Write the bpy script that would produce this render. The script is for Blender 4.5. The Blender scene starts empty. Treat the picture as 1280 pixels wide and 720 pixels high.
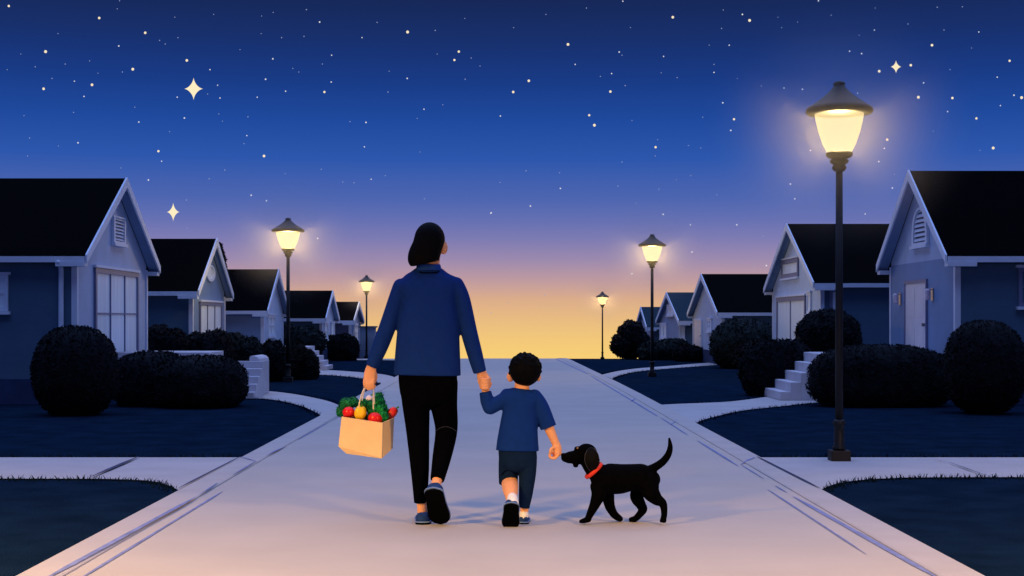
import bpy, bmesh, math, random
from mathutils import Vector, Matrix, noise

random.seed(7)
S = bpy.context.scene
C = S.collection
F, CX, HY, H = 1800.0, 627.0, 400.0, 1.136      # focal length (px of 1280), vanishing point, eye height (m)


def P(px, py, Y):
    return Vector(((px - CX) * Y / F, Y, H - (py - HY) * Y / F))


def G(px, py):
    Y = H * F / (py - HY)
    return ((px - CX) * Y / F, Y)


def terrain(Y):
    if Y < 41: return 0.0
    if Y < 53: return -0.005 * (Y - 41) ** 2
    return -0.72 - 0.12 * (Y - 53)


# ------------------------------------------------------------------ materials
def mat(name, col, rough=0.85, spec=0.2, var=0.0, scale=8.0, bump=0.0, bscale=60.0, metal=0.0, detail=4.0, stretch=None, voronoi=False):
    m = bpy.data.materials.new(name); m.use_nodes = True
    nt = m.node_tree; b = nt.nodes['Principled BSDF']
    b.inputs['Base Color'].default_value = (*col, 1)
    b.inputs['Roughness'].default_value = rough
    b.inputs['Specular IOR Level'].default_value = spec
    b.inputs['Metallic'].default_value = metal
    co = nt.nodes.new('ShaderNodeTexCoord')
    src = co.outputs['Object']
    if stretch:
        mp = nt.nodes.new('ShaderNodeMapping'); mp.inputs['Scale'].default_value = stretch
        nt.links.new(src, mp.inputs[0]); src = mp.outputs[0]
    if var:
        n = nt.nodes.new('ShaderNodeTexNoise'); n.inputs['Scale'].default_value = scale; n.inputs['Detail'].default_value = detail
        nt.links.new(src, n.inputs['Vector'])
        r = nt.nodes.new('ShaderNodeValToRGB')
        r.color_ramp.elements[0].position = .3; r.color_ramp.elements[1].position = .7
        r.color_ramp.elements[0].color = (*[c * (1 - var) for c in col], 1)
        r.color_ramp.elements[1].color = (*[min(1, c * (1 + var)) for c in col], 1)
        nt.links.new(n.outputs[0], r.inputs[0]); nt.links.new(r.outputs[0], b.inputs['Base Color'])
    if bump:
        n2 = nt.nodes.new('ShaderNodeTexVoronoi' if voronoi else 'ShaderNodeTexNoise'); n2.inputs['Scale'].default_value = bscale
        nt.links.new(src, n2.inputs['Vector'])
        bp = nt.nodes.new('ShaderNodeBump'); bp.inputs['Strength'].default_value = bump; bp.inputs['Distance'].default_value = .02
        nt.links.new(n2.outputs[0], bp.inputs['Height']); nt.links.new(bp.outputs[0], b.inputs['Normal'])
    return m


def siding(name, col, pitch=0.11):
    """painted clapboard: procedural horizontal lap lines as bump"""
    m = mat(name, col, .7, .25, .06, 3.0)
    nt = m.node_tree; b = nt.nodes['Principled BSDF']
    co = nt.nodes.new('ShaderNodeTexCoord'); sp = nt.nodes.new('ShaderNodeSeparateXYZ')
    nt.links.new(co.outputs['Object'], sp.inputs[0])
    d = nt.nodes.new('ShaderNodeMath'); d.operation = 'DIVIDE'; d.inputs[1].default_value = pitch
    nt.links.new(sp.outputs['Z'], d.inputs[0])
    f = nt.nodes.new('ShaderNodeMath'); f.operation = 'FRACT'; nt.links.new(d.outputs[0], f.inputs[0])
    bp = nt.nodes.new('ShaderNodeBump'); bp.inputs['Strength'].default_value = .25; bp.inputs['Distance'].default_value = .012; bp.invert = True
    nt.links.new(f.outputs[0], bp.inputs['Height']); nt.links.new(bp.outputs[0], b.inputs['Normal'])
    return m


def emit(name, col, k=1.0):
    m = bpy.data.materials.new(name); m.use_nodes = True
    nt = m.node_tree; nt.nodes.remove(nt.nodes['Principled BSDF'])
    e = nt.nodes.new('ShaderNodeEmission'); e.inputs[0].default_value = (*col, 1); e.inputs[1].default_value = k
    nt.links.new(e.outputs[0], nt.nodes['Material Output'].inputs['Surface'])
    m.cycles.emission_sampling = 'NONE'
    return m


M = {}
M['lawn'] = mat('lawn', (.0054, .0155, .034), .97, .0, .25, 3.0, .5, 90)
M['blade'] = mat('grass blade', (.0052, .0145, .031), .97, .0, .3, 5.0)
M['road'] = mat('road concrete', (.455, .42, .38), .92, .08, .05, 1.3, .12, 220, detail=8)
M['kerb'] = mat('kerb concrete', (.455, .425, .40), .92, .08, .05, 3.0, .12, 180, detail=8)
M['path'] = mat('path concrete', (.445, .425, .42), .92, .08, .07, 2.0, .12, 200, detail=8)
M['joint'] = mat('joint and kerb shade', (.19, .23, .42), .9, .1, .2, 9.0)
M['joint_dark'] = mat('dark joint', (.06, .07, .12), .9, .1, .2, 9.0)
M['roof'] = mat('black shingle', (.0012, .0012, .0016), .97, .02, .35, 30.0, .3, 25, stretch=(1, 1, 1))
M['roof_teal'] = mat('teal shingle', (.012, .035, .05), .9, .1, .25, 20.0, .3, 25)
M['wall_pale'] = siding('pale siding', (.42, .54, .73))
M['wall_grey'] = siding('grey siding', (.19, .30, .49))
M['wall_shaded'] = siding('shaded side siding', (.066, .135, .22))  # darker siding, shade of the camera-facing walls is in its colour
M['wall_white'] = siding('white siding', (.50, .64, .82))
M['trim'] = mat('white trim', (.66, .76, .90), .6, .2, .04, 6.0)
M['door'] = mat('cream door', (.76, .72, .74), .55, .3, .04, 5.0)
M['door_dark'] = mat('slate door', (.16, .19, .32), .55, .3, .05, 5.0)
M['foundation'] = mat('foundation render', (.026, .048, .12), .9, .1, .12, 6.0, .2, 60)
M['pane'] = mat('curtained pane', (.74, .87, 1.0), .5, .12, .10, 2.2, stretch=(6, 6, .4))
M['vent'] = mat('vent shadow', (.10, .12, .22), .8, .1)
M['concrete'] = mat('pale concrete', (.56, .55, .60), .9, .1, .06, 5.0, .15, 90)
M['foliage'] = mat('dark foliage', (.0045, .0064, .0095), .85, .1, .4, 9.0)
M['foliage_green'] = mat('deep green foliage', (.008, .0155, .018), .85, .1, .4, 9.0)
M['bark'] = mat('bark', (.03, .025, .03), .9, .1, .3, 20, .5, 40)
M['iron'] = mat('black iron', (.006, .008, .011), .5, .25, .2, 12.0, .08, 90)
M['skin'] = mat('skin', (.78, .37, .19), .6, .25, .04, 20)
M['child_skin'] = mat('child skin', (.80, .38, .195), .6, .25, .04, 20)
M['hair'] = mat('black hair', (.0015, .0015, .002), .7, .05, .3, 30.0, .25, 30, stretch=(6, 6, .7))
M['shirt'] = mat('navy shirt cloth', (.0065, .028, .165), .95, .03, .08, 30.0, .06, 300)
M['collar'] = mat('navy collar', (.012, .05, .25), .95, .03, .08, 30.0)
M['tee'] = mat('navy tee cloth', (.006, .031, .19), .95, .03, .08, 30.0, .06, 300)
M['trousers'] = mat('black trousers cloth', (.0012, .0012, .0022), .97, .01, .2, 30.0, .06, 300)
M['stitch'] = mat('grey stitch', (.035, .04, .07), .9, .05)
M['shorts'] = mat('dark navy cotton', (.005, .016, .055), .95, .03, .1, 30.0, .06, 300)
M['midsole'] = mat('pale blue midsole', (.16, .26, .55), .8, .1)
M['shoe'] = mat('navy shoe canvas', (.012, .042, .17), .8, .15, .1, 40)
M['sole'] = mat('black rubber sole', (.0012, .0012, .002), .9, .02, .2, 60, .15, 120)
M['sock'] = mat('white sock', (.8, .8, .82), .9, .05, .04, 60)
M['eye'] = mat('eye', (.02, .012, .01), .2, .5)
M['dog'] = mat('black dog coat', (.0010, .0010, .0014), .85, .02, .3, 40, .15, 160)
M['dog_ear'] = mat('black ear', (.0022, .0022, .003), .7, .07, .3, 40)
M['dog_line'] = mat('grey ear edge line', (.09, .09, .105), .8, .1)
M['dog_eye'] = mat('amber eye', (.25, .12, .03), .2, .5)
M['dog_collar'] = mat('red collar webbing', (.72, .045, .025), .6, .2, .05, 60)
M['buckle'] = mat('buckle', (.5, .5, .5), .35, .5, metal=.8)
M['paper'] = mat('kraft paper', (.80, .56, .31), .9, .05, .05, 12.0, .05, 200)
M['paper_edge'] = mat('paper crease', (.30, .25, .22), .9, .05)
M['strap'] = mat('cream paper cord', (.92, .86, .80), .85, .05, .05, 60)
M['tomato'] = mat('tomato skin', (.70, .010, .012), .3, .35, .08, 20)
M['red_pepper'] = mat('red pepper skin', (.75, .03, .012), .28, .4, .12, 20)
M['yellow_pepper'] = mat('yellow pepper skin', (.92, .55, .012), .3, .4, .10, 20)
M['green'] = mat('leafy green', (.008, .27, .07), .7, .2, .4, 30.0, .3, 60)
M['kale'] = mat('kale green', (.007, .17, .055), .7, .2, .5, 40.0, .3, 60)
M['garlic'] = mat('pale onion skin', (.75, .66, .74), .5, .3, .08, 20)
M['stem'] = mat('green stem', (.05, .20, .03), .6, .2)
M['brass'] = mat('sconce metal', (.35, .33, .36), .4, .5, metal=.6)


# ------------------------------------------------------------------ mesh builder
class MB:
    def __init__(self):
        self.v, self.f = [], []

    def box(self, x0, x1, y0, y1, z0, z1):
        x0, x1 = sorted((x0, x1)); y0, y1 = sorted((y0, y1)); z0, z1 = sorted((z0, z1))
        b = len(self.v)
        self.v += [Vector(p) for p in ((x0, y0, z0), (x1, y0, z0), (x1, y1, z0), (x0, y1, z0), (x0, y0, z1), (x1, y0, z1), (x1, y1, z1), (x0, y1, z1))]
        self.f += [tuple(b + i for i in q) for q in ((3, 2, 1, 0), (4, 5, 6, 7), (0, 1, 5, 4), (1, 2, 6, 5), (2, 3, 7, 6), (3, 0, 4, 7))]
        return self

    def prism(self, loop_a, loop_b):
        """solid between two equal-length loops of 3-D points"""
        b = len(self.v); n = len(loop_a)
        self.v += [Vector(p) for p in loop_a] + [Vector(p) for p in loop_b]
        self.f.append(tuple(b + i for i in range(n))[::-1]); self.f.append(tuple(b + n + i for i in range(n)))
        for i in range(n):
            j = (i + 1) % n
            self.f.append((b + i, b + j, b + n + j, b + n + i))
        return self

    def lathe(self, prof, c=(0, 0, 0), seg=24, flute=0):
        b = len(self.v); c = Vector(c)
        for (r, z) in prof:
            for k in range(seg):
                a = 2 * math.pi * k / seg
                rr = r * (1 - flute * .5 * (1 + math.cos(a * 4))) if flute else r
                self.v.append(c + Vector((rr * math.cos(a), rr * math.sin(a), z)))
        for i in range(len(prof) - 1):
            for k in range(seg):
                k2 = (k + 1) % seg
                self.f.append((b + i * seg + k, b + i * seg + k2, b + (i + 1) * seg + k2, b + (i + 1) * seg + k))
        self.f.append(tuple(b + k for k in range(seg))[::-1])
        e = b + (len(prof) - 1) * seg
        self.f.append(tuple(e + k for k in range(seg)))
        return self

    def ellipsoid(self, c, r, rot=None, seg=20, rings=12):
        b = len(self.v); c = Vector(c)
        R = rot if rot is not None else Matrix.Identity(3)
        for i in range(rings + 1):
            t = math.pi * i / rings
            for k in range(seg):
                a = 2 * math.pi * k / seg
                st = max(math.sin(t), 1e-3)
                self.v.append(c + R @ Vector((r[0] * st * math.cos(a), r[1] * st * math.sin(a), r[2] * math.cos(t))))
        for i in range(rings):
            for k in range(seg):
                k2 = (k + 1) % seg
                self.f.append((b + i * seg + k, b + (i + 1) * seg + k, b + (i + 1) * seg + k2, b + i * seg + k2))
        self.f.append(tuple(b + k for k in range(seg)))
        self.f.append(tuple(b + rings * seg + k for k in range(seg))[::-1])
        return self

    def tube(self, pts, rad, ref=(0, 1, 0), seg=16, sub=5, caps=(True, True), power=2.0):
        """tube along Catmull-Rom through pts; rad = list of r or (r_side, r_ref); ref ~ the direction of the second radius"""
        pts = [Vector(p) for p in pts]; rad = [(r, r) if not isinstance(r, tuple) else r for r in rad]
        n = len(pts); pp, rr = [], []
        for i in range(n - 1):
            p0, p1, p2, p3 = pts[max(i - 1, 0)], pts[i], pts[i + 1], pts[min(i + 2, n - 1)]
            q0, q1, q2, q3 = rad[max(i - 1, 0)], rad[i], rad[i + 1], rad[min(i + 2, n - 1)]
            for k in range(sub):
                t = k / sub
                cr = lambda a, b_, c_, d: .5 * (2 * b_ + (c_ - a) * t + (2 * a - 5 * b_ + 4 * c_ - d) * t * t + (3 * b_ - a - 3 * c_ + d) * t ** 3)
                pp.append(cr(p0, p1, p2, p3)); rr.append(tuple(max(1e-4, cr(q0[j], q1[j], q2[j], q3[j])) for j in (0, 1)))
        pp.append(pts[-1]); rr.append(rad[-1])
        ref = Vector(ref)
        T = [(pp[min(i + 1, len(pp) - 1)] - pp[max(i - 1, 0)]).normalized() for i in range(len(pp))]
        rings = []
        if caps[0]:
            for q in (1.0, .92, .7, .38):
                rings.append((pp[0] - T[0] * min(rr[0]) * q, tuple(x * math.sqrt(max(1 - q * q, .0016)) for x in rr[0]), T[0]))
        rings += list(zip(pp, rr, T))
        if caps[1]:
            for q in (.38, .7, .92, 1.0):
                rings.append((pp[-1] + T[-1] * min(rr[-1]) * q, tuple(x * math.sqrt(max(1 - q * q, .0016)) for x in rr[-1]), T[-1]))
        b = len(self.v)
        for (c, r, t) in rings:
            bb = ref - ref.dot(t) * t
            if bb.length < 1e-3: bb = Vector((1, 0, 0)) - t.x * t
            bb.normalize(); aa = t.cross(bb)
            for k in range(seg):
                a = 2 * math.pi * k / seg
                ca, sa = math.cos(a), math.sin(a)
                e = 2.0 / power
                self.v.append(c + aa * r[0] * math.copysign(abs(ca) ** e, ca) + bb * r[1] * math.copysign(abs(sa) ** e, sa))
        for i in range(len(rings) - 1):
            for k in range(seg):
                k2 = (k + 1) % seg
                self.f.append((b + i * seg + k, b + i * seg + k2, b + (i + 1) * seg + k2, b + (i + 1) * seg + k))
        self.f.append(tuple(b + k for k in range(seg))[::-1])
        e = b + (len(rings) - 1) * seg
        self.f.append(tuple(e + k for k in range(seg)))
        return self

    def build(self, name, m, parent=None, smooth=False, bevel=0.0, seam=None):
        off = parent_world(parent)
        me = bpy.data.meshes.new(name)
        me.from_pydata([tuple(v - off) for v in self.v], [], self.f)
        bm = bmesh.new(); bm.from_mesh(me)
        bmesh.ops.recalc_face_normals(bm, faces=bm.faces)
        if bevel:
            bmesh.ops.bevel(bm, geom=[e for e in bm.edges if len(e.link_faces) == 2 and e.calc_face_angle(0) > .5], offset=bevel, segments=2, affect='EDGES', profile=.6)
        bm.to_mesh(me); bm.free()
        if smooth:
            for p in me.polygons: p.use_smooth = True
        me.materials.append(m)
        o = bpy.data.objects.new(name, me); C.objects.link(o)
        if parent is not None: o.parent = parent
        return o


def parent_world(p):
    v = Vector((0, 0, 0))
    while p is not None:
        v += p.location; p = p.parent
    return v


def tag(o, label=None, cat=None, group=None, kind=None):
    if label: o['label'] = label
    if cat: o['category'] = cat
    if group: o['group'] = group
    if kind: o['kind'] = kind
    return o


def empty(name, loc, label=None, cat=None, group=None):
    o = bpy.data.objects.new(name, None); C.objects.link(o)
    o.location = loc; o.empty_display_size = .1
    return tag(o, label, cat, group)


def fuse(mb, name, m, parent, voxel=.006, smooth_it=6, clip=None):
    """one continuous skin over overlapping closed shapes (voxel union, then a light smoothing)"""
    o = mb.build(name, m, parent)
    r = o.modifiers.new('r', 'REMESH'); r.mode = 'VOXEL'; r.voxel_size = voxel; r.use_smooth_shade = True
    s = o.modifiers.new('s', 'SMOOTH'); s.factor = .5; s.iterations = smooth_it
    bpy.context.view_layer.update()
    dg = bpy.context.evaluated_depsgraph_get()
    me = bpy.data.meshes.new_from_object(o.evaluated_get(dg))
    o.modifiers.clear(); old = o.data; o.data = me; me.name = name; bpy.data.meshes.remove(old)
    if not me.materials: me.materials.append(m)
    for p in me.polygons: p.use_smooth = True
    return o


# ------------------------------------------------------------------ ground, road, paths
def sheet(name, rows, m, kind='structure', lift=0.0):
    """rows: list of lists of (x, y) of equal length"""
    me = bpy.data.meshes.new(name); v, f = [], []
    n = len(rows[0])
    for r in rows:
        for (x, y) in r: v.append((x, y, terrain(y) + lift))
    for i in range(len(rows) - 1):
        for k in range(n - 1):
            f.append((i * n + k, i * n + k + 1, (i + 1) * n + k + 1, (i + 1) * n + k))
    me.from_pydata(v, [], f); me.materials.append(m)
    o = bpy.data.objects.new(name, me); C.objects.link(o); tag(o, kind=kind)
    return o


ys = [-30, -10, 0, 5, 10, 20, 30, 38, 40] + [41 + .5 * i for i in range(25)] + [56, 70, 90, 120, 150]
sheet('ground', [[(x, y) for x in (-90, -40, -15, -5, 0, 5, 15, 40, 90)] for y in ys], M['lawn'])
EDGE_L, EDGE_R = -2.13, 2.12


def edge(Y, s):
    k = 0 if Y < 24 else min(1, (Y - 24) / 20)
    return (EDGE_L + .12 * k) if s < 0 else (EDGE_R - .20 * k)


yr = [-12, -4, 2, 5, 8, 11, 14, 18, 22, 26, 30, 34, 38, 40] + [41 + .5 * i for i in range(25)] + [60, 80, 110]
KW = .20
sheet('road', [[(edge(y, -1) + KW, y), (-1, y), (0, y), (1, y), (edge(y, 1) - KW, y)] for y in yr], M['road'], lift=.006)
for s in (-1, 1):
    mb = MB()
    rows = []
    for y in yr:
        z = terrain(y); e = edge(y, s)
        a, b_ = e - s * KW, e
        rows.append([(a, y, z - .03), (a, y, z + .012), (a + s * .012, y, z + .017), (b_ - s * .006, y, z + .017), (b_, y, z + .012), (b_, y, z - .03)])
    for r in rows: mb.v += [Vector(p) for p in r]
    for i in range(len(rows) - 1):
        for k in range(5):
            mb.f.append((i * 6 + k, i * 6 + k + 1, (i + 1) * 6 + k + 1, (i + 1) * 6 + k))
    tag(mb.build('kerb', M['kerb']), kind='structure')


def pave(name, near, far, lift=.010, n=40):
    """paved strip between two pixel polylines of the photo laid out on the ground in metres"""
    def resample(pl):
        pl = [Vector(G(*p)) for p in pl]
        L = [0]
        for i in range(1, len(pl)): L.append(L[-1] + (pl[i] - pl[i - 1]).length)
        out = []
        for k in range(n + 1):
            d = L[-1] * k / n; i = 1
            while i < len(L) - 1 and L[i] < d: i += 1
            t = (d - L[i - 1]) / max(L[i] - L[i - 1], 1e-6)
            p0, p1, p2, p3 = pl[max(i - 2, 0)], pl[i - 1], pl[i], pl[min(i + 1, len(pl) - 1)]
            out.append(.5 * (2 * p1 + (p2 - p0) * t + (2 * p0 - 5 * p1 + 4 * p2 - p3) * t * t + (3 * p1 - p0 - 3 * p2 + p3) * t ** 3))
        return out
    A, B = resample(near), resample(far)
    return sheet(name, [[tuple(a), tuple(a.lerp(b, .5)), tuple(b)] for a, b in zip(A, B)], M['path'], lift=lift), A, B


edges_for_grass = []
_, A, B = pave('sidewalk', [(-700, 600), (-200, 600), (60, 600), (140, 600.5), (185, 602.5), (207, 607), (223, 614.5)],
               [(-700, 573.2), (-300, 573.2), (0, 573.2), (120, 573.2), (200, 573.2), (260, 573.2), (301, 573.2)]); edges_for_grass += [(A, -1), (B, 1)]
_, A, B = pave('sidewalk', [(1025, 614.5), (1041, 607.5), (1064, 603), (1110, 599.5), (1180, 598.2), (1500, 598), (2000, 598)],
               [(947, 573.2), (1000, 573.2), (1080, 573.2), (1150, 573.2), (1250, 573.2), (1500, 573.2), (2000, 573.2)]); edges_for_grass += [(A, -1), (B, 1)]
_, A, B = pave('path', [(868.7, 531), (876, 527), (891, 522.5), (929, 514), (974, 509), (1013, 504.7), (1040, 503)],
               [(824, 507), (850, 505.6), (880, 504.5), (912, 502.8), (947, 498.5), (973, 494), (985, 491)]); edges_for_grass += [(A, -1), (B, 1)]
_, A, B = pave('path', [(765, 474), (776, 469.5), (797, 465), (830, 461.7), (865, 459), (897, 456.7)],
               [(752, 469), (772, 464.5), (797, 461), (835, 458), (870, 455), (900, 453)]); edges_for_grass += [(A, -1), (B, 1)]
_, A, B = pave('path', [(270, 496), (310, 498), (345, 501), (375, 508), (392, 515), (402, 521)],
               [(290, 488.5), (332, 489.5), (365, 493), (397, 499), (414, 503.5), (426, 508.5)]); edges_for_grass += [(A, -1), (B, 1)]
_, A, B = pave('path', [(392, 469), (409, 469.3), (440, 472), (462, 476), (475, 480), (480, 484)],
               [(392, 463), (409, 463), (444, 465.3), (475, 468), (490, 471), (495, 474)]); edges_for_grass += [(A, -1), (B, 1)]
_, A, B = pave('path', [(395, 451.5), (430, 451), (470, 450.5), (515, 451.5), (527, 454)],
               [(395, 449.6), (430, 449), (470, 448.6), (515, 449), (533, 450)]); edges_for_grass += [(A, -1)]


def strip(mb, p, q, w, lift):
    a, b_ = Vector(G(*p)), Vector(G(*q))
    d = (b_ - a).normalized(); nrm = Vector((-d.y, d.x)) * w / 2
    n = max(2, int((b_ - a).length / .4)); base = len(mb.v)
    for i in range(n + 1):
        t = i / n; c = a.lerp(b_, t)
        j = 1 + .35 * noise.noise(Vector((c.x * 3, c.y * 3, 1))); k = .25 if i in (0, n) else j
        for s in (-1, 1):
            x, y = c + nrm * s * k
            mb.v.append(Vector((x, y, terrain(y) + (lift if not edge(y, -1) + KW + .004 < c.x < edge(y, 1) - KW - .004 else .0095))))
    for i in range(n):
        mb.f.append((base + 2 * i, base + 2 * i + 1, base + 2 * i + 3, base + 2 * i + 2))


mb = MB()
for p, q, w in [((50, 733), (244, 625.5), .045), ((250, 622), (272, 607), .02), ((90, 732), (278, 616), .024), ((320, 579.5), (291, 597), .02), ((301, 574), (320, 579.5), .028),
                ((334, 572), (357, 559.5), .03), ((372, 551), (412, 528), .02), ((1180, 729), (992, 622.5), .045), ((1083, 695), (960, 613.5), .02), ((984, 617.5), (969, 608.5), .022),
                ((955, 600), (926, 582), .022), ((944, 574.5), (926, 582), .03), ((923, 584), (872, 552), .03), ((860, 545), (826, 523), .02), ((822, 521), (739, 470.5), .04),
                ((735, 468), (694, 448.6), .05), ((846, 527), (838, 532), .02), ((796, 497), (789, 503), .03), ((412, 528), (438, 514.5), .02), ((445, 509), (480, 491), .03), ((470, 495), (482, 490), .02)]:
    strip(mb, p, q, w * .72, .021)
tag(mb.build('road_joint', M['joint']), kind='structure')  # joint lines, plus the kerb face's shadow drawn as dark strips
mb = MB()
for p, q, w in [((223, 614.3), (301, 573.6), .022), ((1025, 614.3), (946, 573.6), .022), ((114, 599.5), (173, 574), .035), ((1233, 598), (1186, 581), .02), ((1186, 581), (1166, 577.5), .012)]:
    strip(mb, p, q, w, .0225)
tag(mb.build('pavement_joint', M['joint_dark']), kind='structure')

# grass blades along every lawn edge and thinly over the near lawns
mb = MB()


def blade(x, y, h, w):
    a = random.uniform(0, math.pi); l = random.uniform(-.5, .5) * h; z = terrain(y)
    dx, dy = math.cos(a) * w, math.sin(a) * w
    b = len(mb.v)
    mb.v += [Vector((x - dx, y - dy, z)), Vector((x + dx, y + dy, z)), Vector((x + l + dx * .4, y + l * .4, z + h * .7)), Vector((x + l * 1.6, y + l * .7, z + h))]
    mb.f += [(b, b + 1, b + 2), (b, b + 2, b + 3)]


for poly, sgn in edges_for_grass:
    for i in range(len(poly) - 1):
        a, b_ = poly[i], poly[i + 1]
        L = (b_ - a).length
        if a.y > 60 or abs(a.x) > 12: continue
        d = (b_ - a) / max(L, 1e-6); nn = Vector((-d.y, d.x))
        if nn.y * sgn < 0: nn = -nn
        far = a.y > 14
        for k in range(int(L * (60 if far else 130))):
            p = a.lerp(b_, random.random()) + nn * abs(random.gauss(0, .05))
            if edge(p.y, -1) - .01 < p.x < edge(p.y, 1) + .01: continue
            blade(p.x, p.y, random.uniform(.02, .05), .006)
tag(mb.build('grass', M['blade']), kind='stuff')


# ------------------------------------------------------------------ houses
def house(s, Xw, Yn, Yf, zf, zr, length, mats, label, feats=(), ovx=.17, ovy=.16, two_tone=None, base=None):
    """s = side of the road (-1, 1); gable end in the plane X = Xw facing the road; zf = fascia bottom at the near eave; zr = ridge top"""
    wall, side_m, roof = mats
    Ym = (Yn + Yf) / 2; hw = (Yf - Yn) / 2
    z0 = (min(terrain(Yn), terrain(Yf)) - .25) if base is None else base
    slope = (zr - .07 - zf) / (hw + ovy); ze = zf + ovy * slope
    X1 = Xw + s * length
    root = empty('house', (Xw, Yn, terrain(Yn)), label, 'house', 'houses along the street')
    T = .07
    # walls: four sides as a solid pentagonal prism
    pent = lambda x: [(x, Yn, z0), (x, Yf, z0), (x, Yf, ze), (x, Ym, ze + hw * slope), (x, Yn, ze)]
    MB().prism(pent(Xw), pent(X1)).build('wall', wall, root)
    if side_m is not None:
        MB().box(Xw + s * .06, X1, Yn - .012, Yn + .01, z0 + .02, ze - .01).build('side_wall', side_m, root)  # side turned from the glow: its shade is put into a darker siding
    if two_tone is not None:
        MB().box(Xw - s * .012, Xw + s * .01, Yn + .05, Yf - .05, z0 + .02, ze - .06).build('lower_wall', two_tone, root)
    MB().box(Xw - s * .03, X1, Yn - .035, Yf + .03, z0, terrain(Yn) + .34).build('foundation', M['foundation'], root)
    # roof: two slabs
    mb = MB(); xa, xb = Xw - s * ovx, X1 + s * .1
    ye, yo = Yn - ovy, Yf + ovy
    zt = ze + hw * slope
    zE = zf
    sec = [(ye, zE), (Ym, zt), (yo, zE), (yo, zE + T), (Ym, zt + T), (ye, zE + T)]
    mb.prism([(xa, y, z) for y, z in sec], [(xb, y, z) for y, z in sec])
    mb.build('roof', roof, root)
    # white bargeboards on the gable edge, one per slope
    for (y1, z1) in ((ye, zE), (yo, zE)):
        d = .10
        loop = [(y1, z1 - .035), (Ym, zt - .035 - .03), (Ym, zt + T + .012), (y1, z1 + T + .012)]
        xs0, xs1 = xa - s * .028, xa - s * .002
        MB().prism([(xs0, y, z) for y, z in loop], [(xs1, y, z) for y, z in loop]).build('bargeboard', M['trim'], root)
        sf = [(y1, z1 - .014), (Ym - (.012 if y1 < Ym else -.012), zt - .02), (Ym - (.012 if y1 < Ym else -.012), zt - .008), (y1, z1 - .003)]
        MB().prism([(xa + s * .002, y, z) for y, z in sf], [(Xw - s * .014, y, z) for y, z in sf]).build('rake_soffit', M['wall_grey'], root)
        sg = 1 if y1 < Ym else -1
        MB().box(xa + s * .003, Xw + s * .22, y1 - sg * .03, y1 + sg * .13, z1 - .075, z1 - .012).build('eave_return', M['trim'], root)
    # fascia and soffit along the eave that faces the photo
    MB().box(xa + s * .004, xb, ye - .024, ye - .002, zE - .02, zE + T * .85).build('fascia', M['trim'], root)
    MB().box(Xw + s * .23, xb - s * .02, ye + .004, Yn - .014, zE - .012, zE + .004).build('soffit', M['wall_shaded'], root)
    # corner boards
    for y in (Yn, Yf):
        sg = 1 if y == Yn else -1
        mb = MB(); mb.box(Xw - s * .022, Xw + s * .055, y - sg * .022, y + sg * .05, terrain(Yn) + .345, ze - .085); mb.build('corner_board', M['trim'], root)

    def gx(px): return F * abs(Xw) / abs(px - CX)

    def on_gable(x0, y0, x1, y1):
        ya, yb = sorted((gx(x0), gx(x1)))
        yy = (ya + yb) / 2
        return ya, yb, H - (y1 - HY) * yy / F, H - (y0 - HY) * yy / F

    for ft in feats:
        kind, (x0, y0, x1, y1) = ft[0], ft[1]
        opt = ft[2] if len(ft) > 2 else {}
        if kind.startswith('s_'):                      # on the wall facing the photo
            u0, u1 = sorted(((x0 - CX) * Yn / F, (x1 - CX) * Yn / F)); za, zb = H - (y1 - HY) * Yn / F, H - (y0 - HY) * Yn / F
            bx = lambda m_, a, b_, d0, d1, c, d: m_.box(a, b_, Yn - .012 - d1, Yn - .012 - d0, c, d)
        else:
            u0, u1, za, zb = on_gable(x0, y0, x1, y1)
            off = .012 if two_tone is not None else 0
            bx = lambda m_, a, b_, d0, d1, c, d: m_.box(Xw - s * (off + d0), Xw - s * (off + d1), a, b_, c, d)
        k = kind.split('_')[-1]
        if k in ('window', 'patio'):
            fw = opt.get('fw', .05); nv, nh = opt.get('nv', 1), opt.get('nh', 1)
            fr = MB()
            bx(fr, u0, u0 + fw, 0, .035, za, zb); bx(fr, u1 - fw, u1, 0, .035, za, zb)
            bx(fr, u0 + fw, u1 - fw, 0, .035, za, za + fw); bx(fr, u0 + fw, u1 - fw, 0, .035, zb - fw, zb)
            w = fr.build('patio_door' if k == 'patio' else 'window', M['trim'] if not opt.get('dark') else M['door_dark'], root)
            pn = MB(); bx(pn, u0 + fw, u1 - fw, 0, .012, za + fw, zb - fw); pn.build('pane', opt.get('pane', M['pane']), w)
            bars = MB(); t = .014
            for i in range(1, nv + 1):
                c = u0 + (u1 - u0) * i / (nv + 1); bx(bars, c - t, c + t, .013, .03, za + fw, zb - fw)
            for i in range(1, nh + 1):
                c = za + (zb - za) * i / (nh + 1)
                cuts = [u0 + fw] + [u0 + (u1 - u0) * q / (nv + 1) for q in range(1, nv + 1)] + [u1 - fw]
                for a, b_ in zip(cuts[:-1], cuts[1:]):
                    bx(bars, a + (t if a != u0 + fw else 0), b_ - (t if b_ != u1 - fw else 0), .013, .027, c - .009, c + .009)
            if nh == 0:
                for q in range(len(bars.v) // 8):
                    one = MB(); one.v = bars.v[8 * q:8 * q + 8]; one.f = bars.f[:6]; one.build('glazing_bar', M['trim'] if not opt.get('dark') else M['door_dark'], w)
            elif bars.v: bars.build('glazing_bars', M['trim'] if not opt.get('dark') else M['door_dark'], w)
            sl = MB(); bx(sl, u0 - .03, u1 + .03, 0, .06, za - .045, za - .003); sl.build('sill', M['trim'], w)
            hd = MB(); bx(hd, u0 - .03, u1 + .03, 0, .05, zb + .003, zb + .04); hd.build('head_trim', M['trim'], w)
        elif k == 'door':
            fw = .045; fr = MB()
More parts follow.
